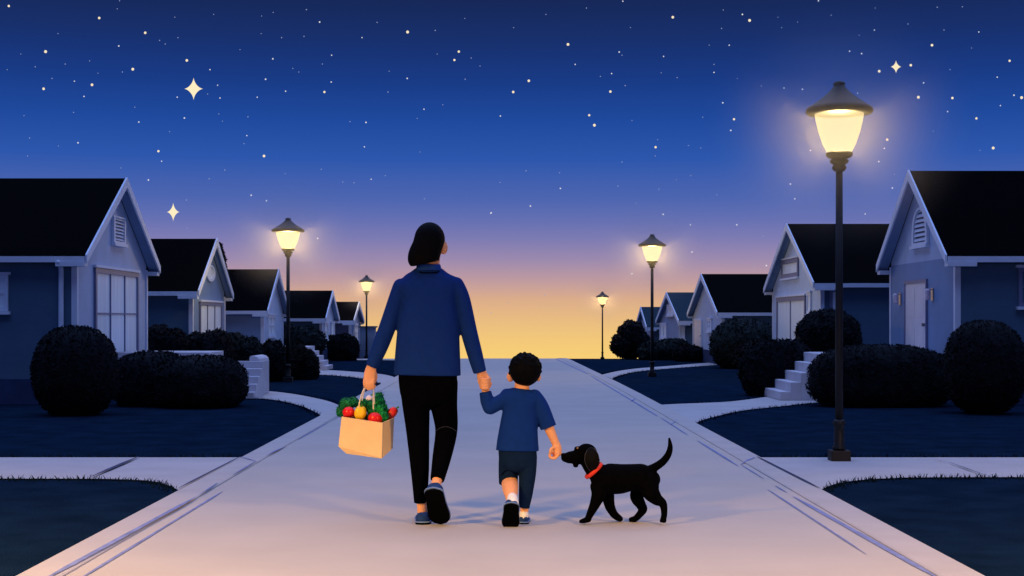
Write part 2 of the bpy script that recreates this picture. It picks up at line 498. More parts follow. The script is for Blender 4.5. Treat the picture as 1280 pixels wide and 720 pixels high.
            bx(fr, u0, u0 + fw, 0, .03, za, zb); bx(fr, u1 - fw, u1, 0, .03, za, zb); bx(fr, u0 + fw, u1 - fw, 0, .03, zb - fw, zb)
            fr.build('door_frame', M['trim'] if not opt.get('dark') else M['door_dark'], root)
            dm = MB(); bx(dm, u0 + fw, u1 - fw, 0, .015, za, zb - fw); d = dm.build('door', M['door'], root)
            pm = MB(); hz = zb - fw - za; pw = (u1 - u0 - 2 * fw)
            for i in (0, 1):
                for j in (0, 1):
                    a = u0 + fw + pw * (.12 + .42 * i); b_ = a + pw * .34
                    bx(pm, a, b_, .016, .019, za + hz * (.08 + .48 * j), za + hz * (.46 + .48 * j))
            pm.build('door_panel', M['door'], d)
            hm = MB(); bx(hm, u0 + fw + .04, u0 + fw + .08, .016, .06, za + hz * .45, za + hz * .49); hm.build('handle', M['brass'], d)
        elif k == 'vent':
            arch = opt.get('arch', False)
            uc, r = (u0 + u1) / 2, (u1 - u0) / 2
            Xo = lambda d: Xw - s * d
            if arch:
                zs = zb - r
                lp = [(u1, za), (u1, zs)] + [(uc + r * math.cos(a), zs + r * math.sin(a)) for a in [math.pi * i / 10 for i in range(1, 10)]] + [(u0, zs), (u0, za)]
            else:
                zs = zb; lp = [(u1, za), (u1, zb), (u0, zb), (u0, za)]
            cu, cz = uc, (za + zb) / 2
            inn = [(cu + (a - cu) * .78, cz + (b_ - cz) * .88) for a, b_ in lp]
            fr = MB(); nl = len(lp)
            for i in range(nl):
                j = (i + 1) % nl
                q = [lp[i], lp[j], inn[j], inn[i]]
                fr.prism([(Xo(.002), a, b_) for a, b_ in q], [(Xo(.045), a, b_) for a, b_ in q])
            v = fr.build('gable_vent', M['trim'], root)
            MB().prism([(Xo(.002), a, b_) for a, b_ in inn], [(Xo(.008), a, b_) for a, b_ in inn]).build('vent_backing', M['vent'], v)
            lv = MB(); n = 7; z_in0, z_in1 = cz + (za - cz) * .88, cz + (zb - cz) * .88
            for i in range(n):
                z = z_in0 + (z_in1 - z_in0) * (i + .3) / n
                hw_ = r * .76
                if arch and z > zs: hw_ = math.sqrt(max(r * r * .55 - (z - zs) ** 2, .0004))
                dz = (z_in1 - z_in0) / n * .55
                lv.prism([(Xo(.010), uc - hw_, z + dz), (Xo(.034), uc - hw_, z), (Xo(.034), uc - hw_, z + .012), (Xo(.010), uc - hw_, z + dz + .012)],
                         [(Xo(.010), uc + hw_, z + dz), (Xo(.034), uc + hw_, z), (Xo(.034), uc + hw_, z + .012), (Xo(.010), uc + hw_, z + dz + .012)])
            lv.build('louvre', M['trim'], v)
            sl = MB(); sl.box(Xo(.002), Xo(.07), u0 - .03, u1 + .03, za - .05, za - .004); sl.build('sill', M['trim'], v)
        elif k == 'round':
            uc, r = (u0 + u1) / 2, (u1 - u0) / 2
            zc, rz = (za + zb) / 2, (zb - za) / 2
            ring = MB(); n = 20
            ell = lambda q: [(uc + r * q * math.cos(2 * math.pi * i / n), zc + rz * q * math.sin(2 * math.pi * i / n)) for i in range(n)]
            o_, i_ = ell(1), ell(.72)
            for i in range(n):
                j = (i + 1) % n; q = [o_[i], o_[j], i_[j], i_[i]]
                ring.prism([(Xw - s * .002, a, b_) for a, b_ in q], [(Xw - s * .04, a, b_) for a, b_ in q])
            w = ring.build('oval_window', M['trim'], root)
            MB().prism([(Xw - s * .002, a, b_) for a, b_ in i_], [(Xw - s * .012, a, b_) for a, b_ in i_]).build('pane', M['pane'], w)
        elif k == 'sconce':
            uc, zc = (u0 + u1) / 2, (za + zb) / 2
            m1 = MB(); bx(m1, uc - .045, uc + .045, 0, .02, za, zb); w = m1.build('wall_lantern', M['brass'], root)
            m2 = MB(); x = Xw - s * .09
            m2.lathe([(.02, 0), (.035, .02), (.045, (zb - za) * .75), (.02, (zb - za) * .9)], (x, uc, za + .01), 10); m2.build('lantern_glass', M['garlic'], w)
            m3 = MB(); m3.box(Xw - s * .02, Xw - s * .09, uc - .008, uc + .008, zb - .03, zb - .015); m3.build('lantern_arm', M['brass'], w)
        elif k == 'downpipe':
            xc = (x0 - CX) * Yn / F
            MB().tube([(xc, ye - .01, zE - .02), (xc, ye + .03, zE - .05), (xc, Yn - .06, zE - .14), (xc, Yn - .06, zE - .5), (xc, Yn - .06, terrain(Yn) + .05)],
                      [.034] * 5, (1, 0, 0), 10).build('downpipe', M['trim'], root, True)
    return root


W = M
house(-1, -5.75, 19.45, 23.3, 1.93, 3.24, 5.2, (M['wall_pale'], M['wall_shaded'], M['roof']),
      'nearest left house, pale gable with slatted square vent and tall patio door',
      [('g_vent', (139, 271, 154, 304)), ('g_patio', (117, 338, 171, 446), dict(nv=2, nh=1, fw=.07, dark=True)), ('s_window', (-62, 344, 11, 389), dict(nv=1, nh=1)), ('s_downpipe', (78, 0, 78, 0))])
house(-1, -5.7, 26.5, 29.6, 1.60, 2.72, 5.2, (M['wall_grey'], M['wall_shaded'], M['roof']),
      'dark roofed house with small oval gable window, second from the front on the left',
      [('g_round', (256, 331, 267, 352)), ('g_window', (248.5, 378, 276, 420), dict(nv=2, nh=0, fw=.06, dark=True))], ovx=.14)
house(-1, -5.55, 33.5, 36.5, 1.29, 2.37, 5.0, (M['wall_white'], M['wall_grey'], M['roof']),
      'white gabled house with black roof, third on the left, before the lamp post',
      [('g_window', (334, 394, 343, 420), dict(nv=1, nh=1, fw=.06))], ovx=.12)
house(-1, -4.85, 38.8, 41.7, 1.12, 1.96, 4.6, (M['wall_white'], M['wall_shaded'], M['roof']),
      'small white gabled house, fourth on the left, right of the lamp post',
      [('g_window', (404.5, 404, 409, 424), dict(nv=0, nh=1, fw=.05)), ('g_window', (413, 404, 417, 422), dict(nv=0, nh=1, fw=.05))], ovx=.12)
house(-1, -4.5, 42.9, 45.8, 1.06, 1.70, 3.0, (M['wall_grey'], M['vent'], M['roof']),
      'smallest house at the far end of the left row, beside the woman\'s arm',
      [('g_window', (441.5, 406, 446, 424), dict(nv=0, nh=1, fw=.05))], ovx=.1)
house(1, 6.14, 19.45, 22.7, 1.93, 3.32, 5.2, (M['wall_pale'], M['wall_shaded'], M['roof']),
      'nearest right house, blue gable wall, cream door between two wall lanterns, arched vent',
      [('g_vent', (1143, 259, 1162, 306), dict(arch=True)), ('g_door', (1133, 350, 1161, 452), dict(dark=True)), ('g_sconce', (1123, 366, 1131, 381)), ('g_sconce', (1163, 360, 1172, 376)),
       ('s_window', (1272, 335, 1330, 383), dict(nv=1, nh=1, dark=True, pane=M['wall_shaded']))], two_tone=M['wall_grey'])
house(1, 6.15, 27.7, 32.6, 1.78, 3.15, 5.2, (M['wall_white'], M['wall_shaded'], M['roof']),
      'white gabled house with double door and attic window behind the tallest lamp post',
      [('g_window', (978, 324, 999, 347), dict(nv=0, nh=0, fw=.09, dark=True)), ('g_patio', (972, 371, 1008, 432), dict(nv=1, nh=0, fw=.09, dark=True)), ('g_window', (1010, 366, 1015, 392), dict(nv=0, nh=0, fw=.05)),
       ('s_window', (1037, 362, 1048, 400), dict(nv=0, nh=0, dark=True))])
house(1, 5.5, 35.9, 41.3, 1.26, 2.37, 4.4, (M['wall_pale'], M['wall_shaded'], M['roof']),
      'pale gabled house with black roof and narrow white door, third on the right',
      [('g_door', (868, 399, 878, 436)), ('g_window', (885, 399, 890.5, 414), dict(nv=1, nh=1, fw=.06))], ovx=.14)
house(1, 5.46, 43.5, 49.6, 1.05, 2.03, 4.4, (M['wall_grey'], M['wall_shaded'], M['roof_teal']),
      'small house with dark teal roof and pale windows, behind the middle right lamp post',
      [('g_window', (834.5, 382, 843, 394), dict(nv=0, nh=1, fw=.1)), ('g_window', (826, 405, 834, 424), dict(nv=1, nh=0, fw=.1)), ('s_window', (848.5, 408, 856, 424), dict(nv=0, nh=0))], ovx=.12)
house(1, 5.25, 51.0, 55.0, .82, 1.62, 3.6, (M['wall_grey'], M['wall_shaded'], M['roof_teal']),
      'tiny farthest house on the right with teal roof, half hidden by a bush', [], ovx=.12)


# ------------------------------------------------------------------ porch steps
def steps(label, s, X0, Y0, Y1, n, rise, run, landing, end_wall=None):
    root = empty('porch_steps', (X0, Y0, 0), label, 'steps', 'concrete porch steps')
    for i in range(n):
        x = X0 + s * run * i
        x1 = X0 + s * run * n if i < n - 1 else landing
        MB().box(x, X0 + s * run * (i + 1) if i < n - 1 else landing, Y0, Y1, 0.0 if i else .011, rise * (i + 1)).build('step', M['concrete'], root, bevel=.008)
    if end_wall:
        xa, xb, ya, yb, h = end_wall
        mb = MB(); r = .07
        lp = [(xa, .011), (xb, .011), (xb, h - r)] + [(xb - s * 0 + (r * math.cos(a) - r) * (1 if xb > xa else -1), h - r + r * math.sin(a)) for a in (math.pi * .17, math.pi * .33, math.pi * .5)] + [(xa, h)]
        mb.prism([(x, ya, z) for x, z in lp], [(x, yb, z) for x, z in lp]).build('end_wall', M['concrete'], root, bevel=.006)
    return root


steps('pale concrete steps rising to the right house with the cream door, between dark bushes', 1, 3.90, 20.15, 21.5, 5, .132, .145, 6.05)
st_ = empty('porch_steps', (-3.6, 20.6, 0), 'pale concrete steps with a rounded side wall at the end of the left hedge', 'steps', 'concrete porch steps')
for i in range(5):
    MB().box(-4.3, -3.54, 20.55 + .2 * i, 20.55 + .2 * (i + 1) if i < 4 else 21.46, .011 if i == 0 else 0, .105 * (i + 1)).build('step', M['concrete'], st_, bevel=.008)
MB().box(-5.65, -4.305, 21.2, 22.3, 0, .66).build('landing', M['concrete'], st_, bevel=.01)
MB().box(-5.65, -4.12, 21.14, 21.19, .53, .6).build('landing_edge', M['concrete'], st_, bevel=.008)
r_ = .09; xa, xb, hh = -3.76, -3.60, .60
lp = [(xa, .011), (xb, .011)] + [(xb - r_ + r_ * math.cos(t), hh - r_ + r_ * math.sin(t)) for t in (0, .5, 1.0, 1.57)] + [(xa + .03 - .03 * math.sin(t), hh - .03 + .03 * math.cos(t)) for t in (0, .8, 1.57)]
MB().prism([(x, 21.47, z) for x, z in lp], [(x, 22.3, z) for x, z in lp]).build('side_wall', M['concrete'], st_, bevel=.006)
gw = empty('garden_wall', (-4.1, 44, terrain(44)), 'grey blue garden wall past the smallest left house', 'wall')
MB().box(-4.32, -3.86, 43.9, 44.3, terrain(44) - .1, .90).build('wall_block', M['wall_grey'], gw)
MB().box(-4.36, -3.82, 43.86, 44.34, .902, .95).build('coping', M['wall_shaded'], gw)
steps('small pale concrete steps farther up the left side, right of the lamp post', -1, -3.90, 32.2, 33.3, 5, .108, .105, -5.4)


# ------------------------------------------------------------------ shrubs and trees
def foliage_mesh(mb, c, r, n_leaf, leaf, rough=.08, flat=.0, power=2.0, seed=0.0):
    """uneven core + leaf-sized faces through the outer shell"""
    c = Vector(c); b = len(mb.v); seg, rings = 36, 20
    def surf(t, a, k=1.0):
        ct, st = math.cos(t), math.sin(t)
        e = 2 / power
        sg = lambda x: math.copysign(abs(x) ** e, x)
        d = Vector((sg(math.cos(a)) * abs(st) ** e, sg(math.sin(a)) * abs(st) ** e, sg(ct)))
        q = 1 + rough * noise.noise(d * 2.2 + Vector((seed, seed * .7, 0))) + rough * .5 * noise.noise(d * 6 + Vector((0, seed, 3)))
        p = Vector((d.x * r[0], d.y * r[1], d.z * r[2])) * q * k
        if p.z < -r[2] * (1 - flat): p.z = -r[2] * (1 - flat)
        return c + p
    for i in range(rings + 1):
        for k in range(seg):
            mb.v.append(surf(math.pi * i / rings, 2 * math.pi * k / seg, .975))
    for i in range(rings):
        for k in range(seg):
            k2 = (k + 1) % seg
            mb.f.append((b + i * seg + k, b + (i + 1) * seg + k, b + (i + 1) * seg + k2, b + i * seg + k2))
    for _ in range(n_leaf):
        t = math.acos(random.uniform(-1, 1)); a = random.uniform(0, 2 * math.pi)
        p = surf(t, a, random.uniform(.95, 1.015))
        u = Vector((random.gauss(0, 1), random.gauss(0, 1), random.gauss(0, 1))).normalized()
        w = u.orthogonal().normalized(); l = leaf * random.uniform(.6, 1.3)
        q = len(mb.v)
        mb.v += [p - u * l, p + w * l * .45, p + u * l, p - w * l * .45]
        mb.f.append((q, q + 1, q + 2, q + 3))


def shrub(px, top, bot, hw, Y, label, depth=1.0, flat=.25, power=2.2, m='foliage', name='shrub', rough=.07, n=2600, lobes=None, cat='shrub', leaf=None):
    X = (px - CX) * Y / F; zt = H - (top - HY) * Y / F; zb = max(terrain(Y) - .02, H - (bot - HY) * Y / F)
    rx = hw * Y / F
    root = empty(name, (X, Y, terrain(Y)), label, cat, 'dark garden shrubs')
    mb = MB(); lf = leaf or (.016 + .0011 * Y)
    if lobes is None:
        lobes = [(0, 0, 1, 1)]
    rz0 = (zt - zb) / (2 - flat)
    for (dx, dz, kx, kz) in lobes:
        rz = rz0 * kz
        cz = zb + rz * (1 - flat) + dz * (zt - zb)
        foliage_mesh(mb, (X + dx * rx, Y + random.uniform(-.1, .1) * rx, cz), (rx * kx, rx * kx * depth, rz), int(n / len(lobes)), lf, rough, flat, power, random.uniform(0, 50))
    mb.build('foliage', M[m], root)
    st = MB(); st.tube([(X, Y, terrain(Y) - .03), (X + .01, Y, terrain(Y) + .12), (X, Y + .01, zb + rz0)], [.035, .03, .015], (0, 1, 0), 8); st.build('trunk', M['bark'], root, True)
    return root


shrub(95.5, 407, 520, 51.5, 17.3, 'egg shaped clipped dark shrub in front of the nearest left house', flat=.06, power=2.25, rough=.02, n=7000, leaf=.022, name='clipped_shrub')
shrub(190, 439, 505, 50, 19.1, 'low rounded hedge shrub right beside the left egg shaped shrub', flat=.30, power=2.6, rough=.035, n=5200, leaf=.024)
shrub(252, 444, 505, 57, 18.9, 'low rounded hedge shrub at the right end of the left front hedge', flat=.30, power=2.6, rough=.035, n=5200, leaf=.024)
shrub(207, 407, 455, 30, 25.2, 'dark bush against the second left house just behind the porch slab', lobes=[(-.3, 0, .7, 1), (.35, -.02, .65, .92)], rough=.12)
shrub(260, 413, 462, 32, 25.4, 'dark bush under the tall window of the second left house', lobes=[(-.4, -.02, .65, .95), (.25, 0, .75, 1)], rough=.12)
shrub(301, 416, 466, 27, 26.2, 'dark greenish bush below the third left house wall', lobes=[(-.3, 0, .7, .98), (.4, -.02, .65, .9)], m='foliage_green', rough=.12)
shrub(334, 426, 476, 27, 26.7, 'rounded dark bush just left of the left lamp post foot', lobes=[(-.3, -.03, .75, .9), (.25, 0, .75, 1)], rough=.12)
shrub(377, 430, 474, 21, 27.4, 'rounded dark bush just right of the left lamp post foot', lobes=[(-.25, .0, .75, 1), (.3, -.04, .7, .85)], rough=.12)
shrub(373, 407, 441, 32, 37.0, 'dark bush in front of the fourth left house beside its corner', lobes=[(-.4, 0, .7, 1), (.35, -.02, .7, .95)], m='foliage_green', rough=.14)
shrub(425, 418, 450, 23, 40.3, 'dark round bush before the smallest left house', rough=.12, lobes=[(-.3, 0, .75, .97), (.3, 0, .72, 1)])
shrub(1231, 400, 516, 49.5, 17.5, 'egg shaped clipped dark shrub at the right edge by the nearest right house', flat=.06, power=2.25, rough=.02, n=7000, leaf=.022, name='clipped_shrub')
shrub(1101, 431, 505, 89, 19.0, 'long low dark hedge behind the tall right lamp post', flat=.3, power=2.7, rough=.035, n=9000, leaf=.025, depth=.55)
shrub(1036, 387, 452, 40, 23.6, 'rounded dark bush at the top of the right steps', flat=.15, rough=.07, n=3200)
shrub(975, 426, 497, 49, 21.6, 'broad dark bush left of the right steps', flat=.2, power=2.3, rough=.09, n=3600, depth=.55)
shrub(930, 398, 459, 43, 34.0, 'large smooth domed bush below the third right house', flat=.2, rough=.05, n=2600, m='foliage_green')
shrub(946, 426, 463, 26, 31.2, 'smaller bush in front of the large domed right bush', flat=.2, rough=.08, n=1800)
shrub(862, 432, 456, 20, 39.5, 'low dark bush below the narrow white door of the third right house', flat=.25, rough=.1, n=1600)
shrub(831, 423, 456, 32, 41.0, 'wide dark green bush below the teal roofed house', flat=.25, rough=.12, n=2400, m='foliage_green', lobes=[(-.4, -.02, .65, .9), (.3, 0, .75, 1)])


def tree(px, top, bot, hw, Y, label, lobes, m='foliage', n=4200):
    X = (px - CX) * Y / F; g = terrain(Y); zt = H - (top - HY) * Y / F; zb = H - (bot - HY) * Y / F
    rx = hw * Y / F
    root = empty('tree', (X, Y, g), label, 'tree', 'trees by the far houses')
    st = MB(); st.tube([(X, Y, g - .05), (X + .02, Y, g + .3), (X - .02, Y, (zt + zb) / 2)], [.07, .055, .03], (0, 1, 0), 8)
    for k in range(5):
        a = k * 1.3; st.tube([(X, Y, g + .35 + .04 * k), (X + .3 * rx * math.cos(a), Y + .3 * rx * math.sin(a), zb + (zt - zb) * .5), (X + .6 * rx * math.cos(a), Y + .6 * rx * math.sin(a), zb + (zt - zb) * .7)], [.03, .02, .008], (0, 1, .3), 6)
    st.build('trunk', M['bark'], root, True)
    mb = MB()
    for (dx, dz, k) in lobes:
        foliage_mesh(mb, (X + dx * rx, Y + random.uniform(-.2, .2) * rx, zb + (zt - zb) * dz), (rx * k, rx * k, (zt - zb) * .5 * k * 1.02), n // len(lobes), .055, .18, 0, 2.0, random.uniform(0, 50))
    mb.build('crown', M[m], root)
    return root


tree(788, 400, 449, 25, 41.6, 'dark round bushy tree against the sunset between the two farther right lamps', [(.05, .64, .68), (-.42, .36, .58), (.42, .42, .6), (0, .3, .62)])
tree(272, 306, 372, 13, 31.0, 'dark tree peeking out behind the roof of the second left house', [(.0, .66, .7), (-.3, .35, .7), (.45, .3, .6)])
tree(472, 408, 450, 10, 46.0, 'small green tree past the smallest left house, behind the woman\'s sleeve', [(.3, .5, .7), (-.3, .35, .75)], m='foliage_green', n=2200)


# ------------------------------------------------------------------ street lamps
def lamp_bulb(parent, z, power):
    L = bpy.data.lights.new('bulb', 'POINT'); L.energy = power; L.color = (1, .72, .30); L.shadow_soft_size = .10
    o = bpy.data.objects.new('bulb', L); C.objects.link(o); o.parent = parent; o.location = (0, 0, z)
    return o


def glass_mat():
    m = bpy.data.materials.new('lit frosted glass'); m.use_nodes = True
    nt = m.node_tree; nt.nodes.remove(nt.nodes['Principled BSDF'])
    e = nt.nodes.new('ShaderNodeEmission'); e.inputs[0].default_value = (1, .78, .40, 1); e.inputs[1].default_value = .53
    t = nt.nodes.new('ShaderNodeBsdfTransparent'); t.inputs[0].default_value = (.76, .71, .6, 1)
    a = nt.nodes.new('ShaderNodeAddShader')
    nt.links.new(e.outputs[0], a.inputs[0]); nt.links.new(t.outputs[0], a.inputs[1])
    nt.links.new(a.outputs[0], nt.nodes['Material Output'].inputs['Surface'])
    m.cycles.emission_sampling = 'NONE'
    return m


M['glass'] = glass_mat()
LS = 11.55 / F                                            # metres per photo pixel at the nearest lamp


def lz(y): return (577 - y) * LS


def make_lamp(label):
    root = empty('street_lamp', (0, 0, 0), label, 'street lamp', 'lit street lamps')
    q = lambda l: [(w * LS, lz(y)) for w, y in l]
    MB().box(-12 * LS, 12 * LS, -12 * LS, 12 * LS, 0, lz(562.5)).build('base', M['iron'], root, bevel=.006)
    MB().lathe(q([(8.2, 562), (8.2, 559), (6.6, 557), (6.4, 540), (6.0, 533), (7.6, 531), (8.0, 528.5), (7.4, 526), (5.4, 524)]), seg=16).build('pedestal', M['iron'], root, True)
    MB().lathe(q([(5.2, 524), (4.8, 420), (4.3, 215)]), seg=16).build('pole', M['iron'], root, True)
    MB().lathe(q([(4.4, 215), (7.5, 213), (9.2, 209.5), (7.2, 206), (10.8, 204), (11.8, 201), (9.6, 198.5), (14, 197), (16.4, 194.5), (16.6, 191), (14.5, 190)]), seg=24).build('collar', M['iron'], root, True)
    MB().lathe(q([(15.6, 189.8), (20.5, 180), (25.5, 165), (28.6, 152), (30.3, 142)]), seg=32).build('glass_shade', M['glass'], root, True)
    cp = q([(31, 142.6), (39.5, 142.5), (41.6, 139.5), (40.5, 135.5), (36, 132.5), (25, 125), (15, 117), (8.5, 110), (7.2, 107.5), (5.4, 107)])
    MB().lathe(cp, seg=32).build('cap', M['iron'], root, True)
    MB().lathe(q([(5.4, 107), (7.4, 106), (7.6, 104.5), (6, 102.5), (2.5, 101.2), (.3, 101)]), seg=20).build('finial', M['iron'], root, True)
    lamp_bulb(root, lz(164), 75)
    return root


def copy_tree(o, parent=None):
    c = o.copy(); C.objects.link(c); c.parent = parent
    for ch in o.children: copy_tree(ch, c)
    return c


lamp = make_lamp('tallest street lamp, near right, black pole on the pale pavement with a glowing lantern')
LAMPS = [(2.708, 11.55, 1.0, 1.0, 75, None),
         (3.01, 28.8, 2.85 / 3.05, 1.12, 95, 'second street lamp on the right, on the dark lawn before the teal roofed house'),
         (2.92, 41.7, 1.96 / 3.05, 1.12, 55, 'smallest street lamp at the crest on the right, against the yellow sunset'),
         (-3.90, 26.3, 3.0 / 3.05, 1.15, 115, 'glowing street lamp on the left standing between two bushes before the black roofs'),
         (-4.08, 43.5, 2.52 / 3.05, 1.1, 70, 'far left street lamp just left of the woman\'s shoulder'),
         (-4.1, 3.9, 1.02, 1.0, 2600, 'unseen street lamp added on the near left lawn to warm the road'),
         (4.1, 3.1, 1.02, 1.0, 2350, 'unseen street lamp added on the near right lawn to even the warm light')]


def haze_mat(dens):
    m = bpy.data.materials.new('lamp mist'); m.use_nodes = True
    nt = m.node_tree; nt.nodes.remove(nt.nodes['Principled BSDF'])
    v = nt.nodes.new('ShaderNodeVolumePrincipled'); v.inputs['Color'].default_value = (.95, .93, .9, 1)
    co = nt.nodes.new('ShaderNodeTexCoord')
    ln = nt.nodes.new('ShaderNodeVectorMath'); ln.operation = 'LENGTH'; nt.links.new(co.outputs['Object'], ln.inputs[0])
    mr = nt.nodes.new('ShaderNodeMapRange'); mr.interpolation_type = 'SMOOTHERSTEP'
    mr.inputs['From Min'].default_value = .0; mr.inputs['From Max'].default_value = 1.0
    mr.inputs['To Min'].default_value = dens; mr.inputs['To Max'].default_value = 0.0
    m2 = nt.nodes.new('ShaderNodeMapRange'); m2.interpolation_type = 'SMOOTHSTEP'
    m2.inputs['From Min'].default_value = .11; m2.inputs['From Max'].default_value = .22
    mu = nt.nodes.new('ShaderNodeMath'); mu.operation = 'MULTIPLY'
    nt.links.new(ln.outputs['Value'], mr.inputs['Value']); nt.links.new(ln.outputs['Value'], m2.inputs['Value'])
    nt.links.new(mr.outputs[0], mu.inputs[0]); nt.links.new(m2.outputs[0], mu.inputs[1]); nt.links.new(mu.outputs[0], v.inputs['Density'])
    nt.links.new(v.outputs[0], nt.nodes['Material Output'].inputs['Volume'])
    return m


M['mist'] = haze_mat(.16)
mist_me = MB().ellipsoid((0, 0, 0), (1, 1, 1), seg=24, rings=14).build('haze', M['mist'])
mist_me['kind'] = 'stuff'
for i, (x, y, k, kx, pw, lab) in enumerate(LAMPS):
    o = lamp if i == 0 else copy_tree(lamp)
    o.location = (x, y, terrain(y)); o.scale = (k * kx, k * kx, k)
    if lab: o['label'] = lab
    b = next(c for c in o.children if c.type == 'LIGHT')
    if i >= 5:                                            # unseen lamps added to warm the near road; wide spots instead of points
        bpy.data.objects.remove(b)
        Lb = bpy.data.lights.new('bulb', 'SPOT'); Lb.color = (1, .58, .13); Lb.shadow_soft_size = .26
        Lb.spot_size = math.radians(170); Lb.spot_blend = .45
        b = bpy.data.objects.new('bulb', Lb); C.objects.link(b); b.parent = o; b.location = (0, 0, lz(164))
    elif i: b.data = b.data.copy()
    b.data.energy = pw
    if i < 5:
        h = mist_me if i == 0 else mist_me.copy()
        if i: C.objects.link(h)
        h.location = (x, y, terrain(y) + lz(160) * k); r = (1.2 if i == 0 else 1.45) * k
        h.scale = (r, r, r)

# ------------------------------------------------------------------ people and dog
D0 = 8.0
U = D0 / F                                              # metres per photo pixel at the walkers


def Wp(px, py, dy=0.0): return P(px, py, D0 + dy)


def bt(mb, pts, rad, caps=(True, True), seg=20, sub=5, power=2.0, ref=(0, 1, 0)):
    """limb from photo-measured joints; rad = half width in photo pixels or (half width px, half depth m)"""
    rr = [(r[0] * U, r[1]) if isinstance(r, tuple) else (r * U, r * U) for r in rad]
    mb.tube([Wp(*p) for p in pts], rr, ref, seg, sub, caps, power)
    return mb


def shoe(root, heel, toe, n, hw, hh, thick=.016):
    heel, toe = Vector(heel), Vector(toe); d = (toe - heel).normalized(); L = (toe - heel).length
    n = Vector(n); n = (n - n.dot(d) * d).normalized(); sd = d.cross(n)
    prof = [(0, .45, .75), (.03, .66, .95), (.10, .82, 1.0), (.22, .86, .98), (.38, .84, .82), (.55, .92, .62), (.72, 1.0, .5), (.86, .9, .42), (.95, .66, .34), (1.0, .34, .22)]
    mb = MB(); K = 12; rings = []
    for (t, w, h) in prof:
        ring = []
        for k in range(K + 1):
            a = math.pi * k / K
            ring.append(heel + d * L * t + sd * hw * w * math.copysign(abs(math.cos(a)) ** .75, math.cos(a)) - n * hh * h * abs(math.sin(a)) ** .7)
        rings.append(ring)
    m = K + 1
    for r in rings: mb.v += r
    for i in range(len(rings) - 1):
        for k in range(m):
            k2 = (k + 1) % m
            mb.f.append((i * m + k, i * m + k2, (i + 1) * m + k2, (i + 1) * m + k))
    mb.f.append(tuple(range(m))); e = (len(rings) - 1) * m; mb.f.append(tuple(e + k for k in range(m)))
    s = mb.build('shoe', M['shoe'], root, True)
    so = MB(); out = []
    N = 30
    for i in range(N):
        a = 2 * math.pi * i / N
        t = .5 - .5 * math.cos(a); sg = 1 if a < math.pi else -1
        for (t0, w0, _), (t1, w1, _) in zip(prof[:-1], prof[1:]):
            if t0 <= t <= t1:
                w = w0 + (w1 - w0) * (t - t0) / (t1 - t0); break
        edge_k = min(1, abs(math.sin(a)) * 2.2)
        out.append(heel + d * (L * (t * 1.03 - .015)) + sd * sg * hw * 1.06 * w * edge_k)
    so.prism([p + n * .001 for p in out], [p + n * thick for p in out])
    so.build('sole', M['sole'], s, bevel=.004)
    c_ = sum(out, Vector()) / len(out); o2 = [c_ + (p - c_) * 1.05 for p in out]
    md = MB(); md.prism([p - n * .005 for p in o2], [p + n * .0005 for p in o2]); md.build('midsole', M['midsole'], s)
    return s


# ---------------- woman
wr = empty('person', (Wp(538, 655).x, D0, 0), 'adult with bobbed black hair in a dark blue shirt and black trousers carrying groceries', 'person')
b = MB()
b.ellipsoid(Wp(537, 304, .02), (17 * U, .092, 24 * U))
bt(b, [(541, 314, .0), (539, 330, -.005), (537, 350, -.01)], [(10.5, .048), (10.5, .048), (15, .055)])
b.ellipsoid(Wp(554.6, 309.5, -.005), (5.2 * U, .024, 8.6 * U))                       # ear
b.ellipsoid(Wp(519, 309.5, .015), (4 * U, .02, 8 * U))
b.ellipsoid(Wp(537, 310, .118), (3.2 * U, .022, 5 * U))                            # nose
b.ellipsoid(Wp(537, 318, .10), (6.5 * U, .016, 1.6 * U))                           # lips
b.ellipsoid(Wp(537, 324, .085), (8 * U, .03, 6 * U))                               # chin
bt(b, [(536, 345), (536, 370), (535, 420), (534, 470), (535, 490)], [(24, .06), (34, .08), (30, .085), (33, .09), (28, .09)])
bt(b, [(500, 360), (484, 410), (474, 437), (464.5, 458)], [8, 7.2, 6.6, 5.6])
bt(b, [(574, 360), (586, 416), (594, 445), (601.5, 466)], [7.5, 7.2, 6.6, 5.6])
bt(b, [(518, 480), (522, 540, .02), (526, 600, .0), (528, 640, -.01)], [15, 11.5, 8, 6.2])
bt(b, [(553, 480), (557, 537, .07), (550.5, 582, -.055), (544, 609, -.14)], [15, 10.5, 6.6, 6.2])
# hand that carries the bag
bt(b, [(464.5, 457), (463, 465), (461.5, 474)], [(5.8, .02), (7.4, .017), (7.6, .015)])
for i, (x, l) in enumerate(((455.6, 10), (459.4, 13), (463.2, 12.6), (466.8, 11))):
    bt(b, [(x + .6, 472, 0), (x - .2, 472 + l * .6, -.012), (x + .6, 472 + l + 2, .004), (x + 2.2, 472 + l - 1, .026)], [2.0, 1.9, 1.75, 1.5], seg=10)
bt(b, [(468, 464, .005), (470.2, 471, .018), (468.5, 478, .03)], [2.3, 2.1, 1.7], seg=10)
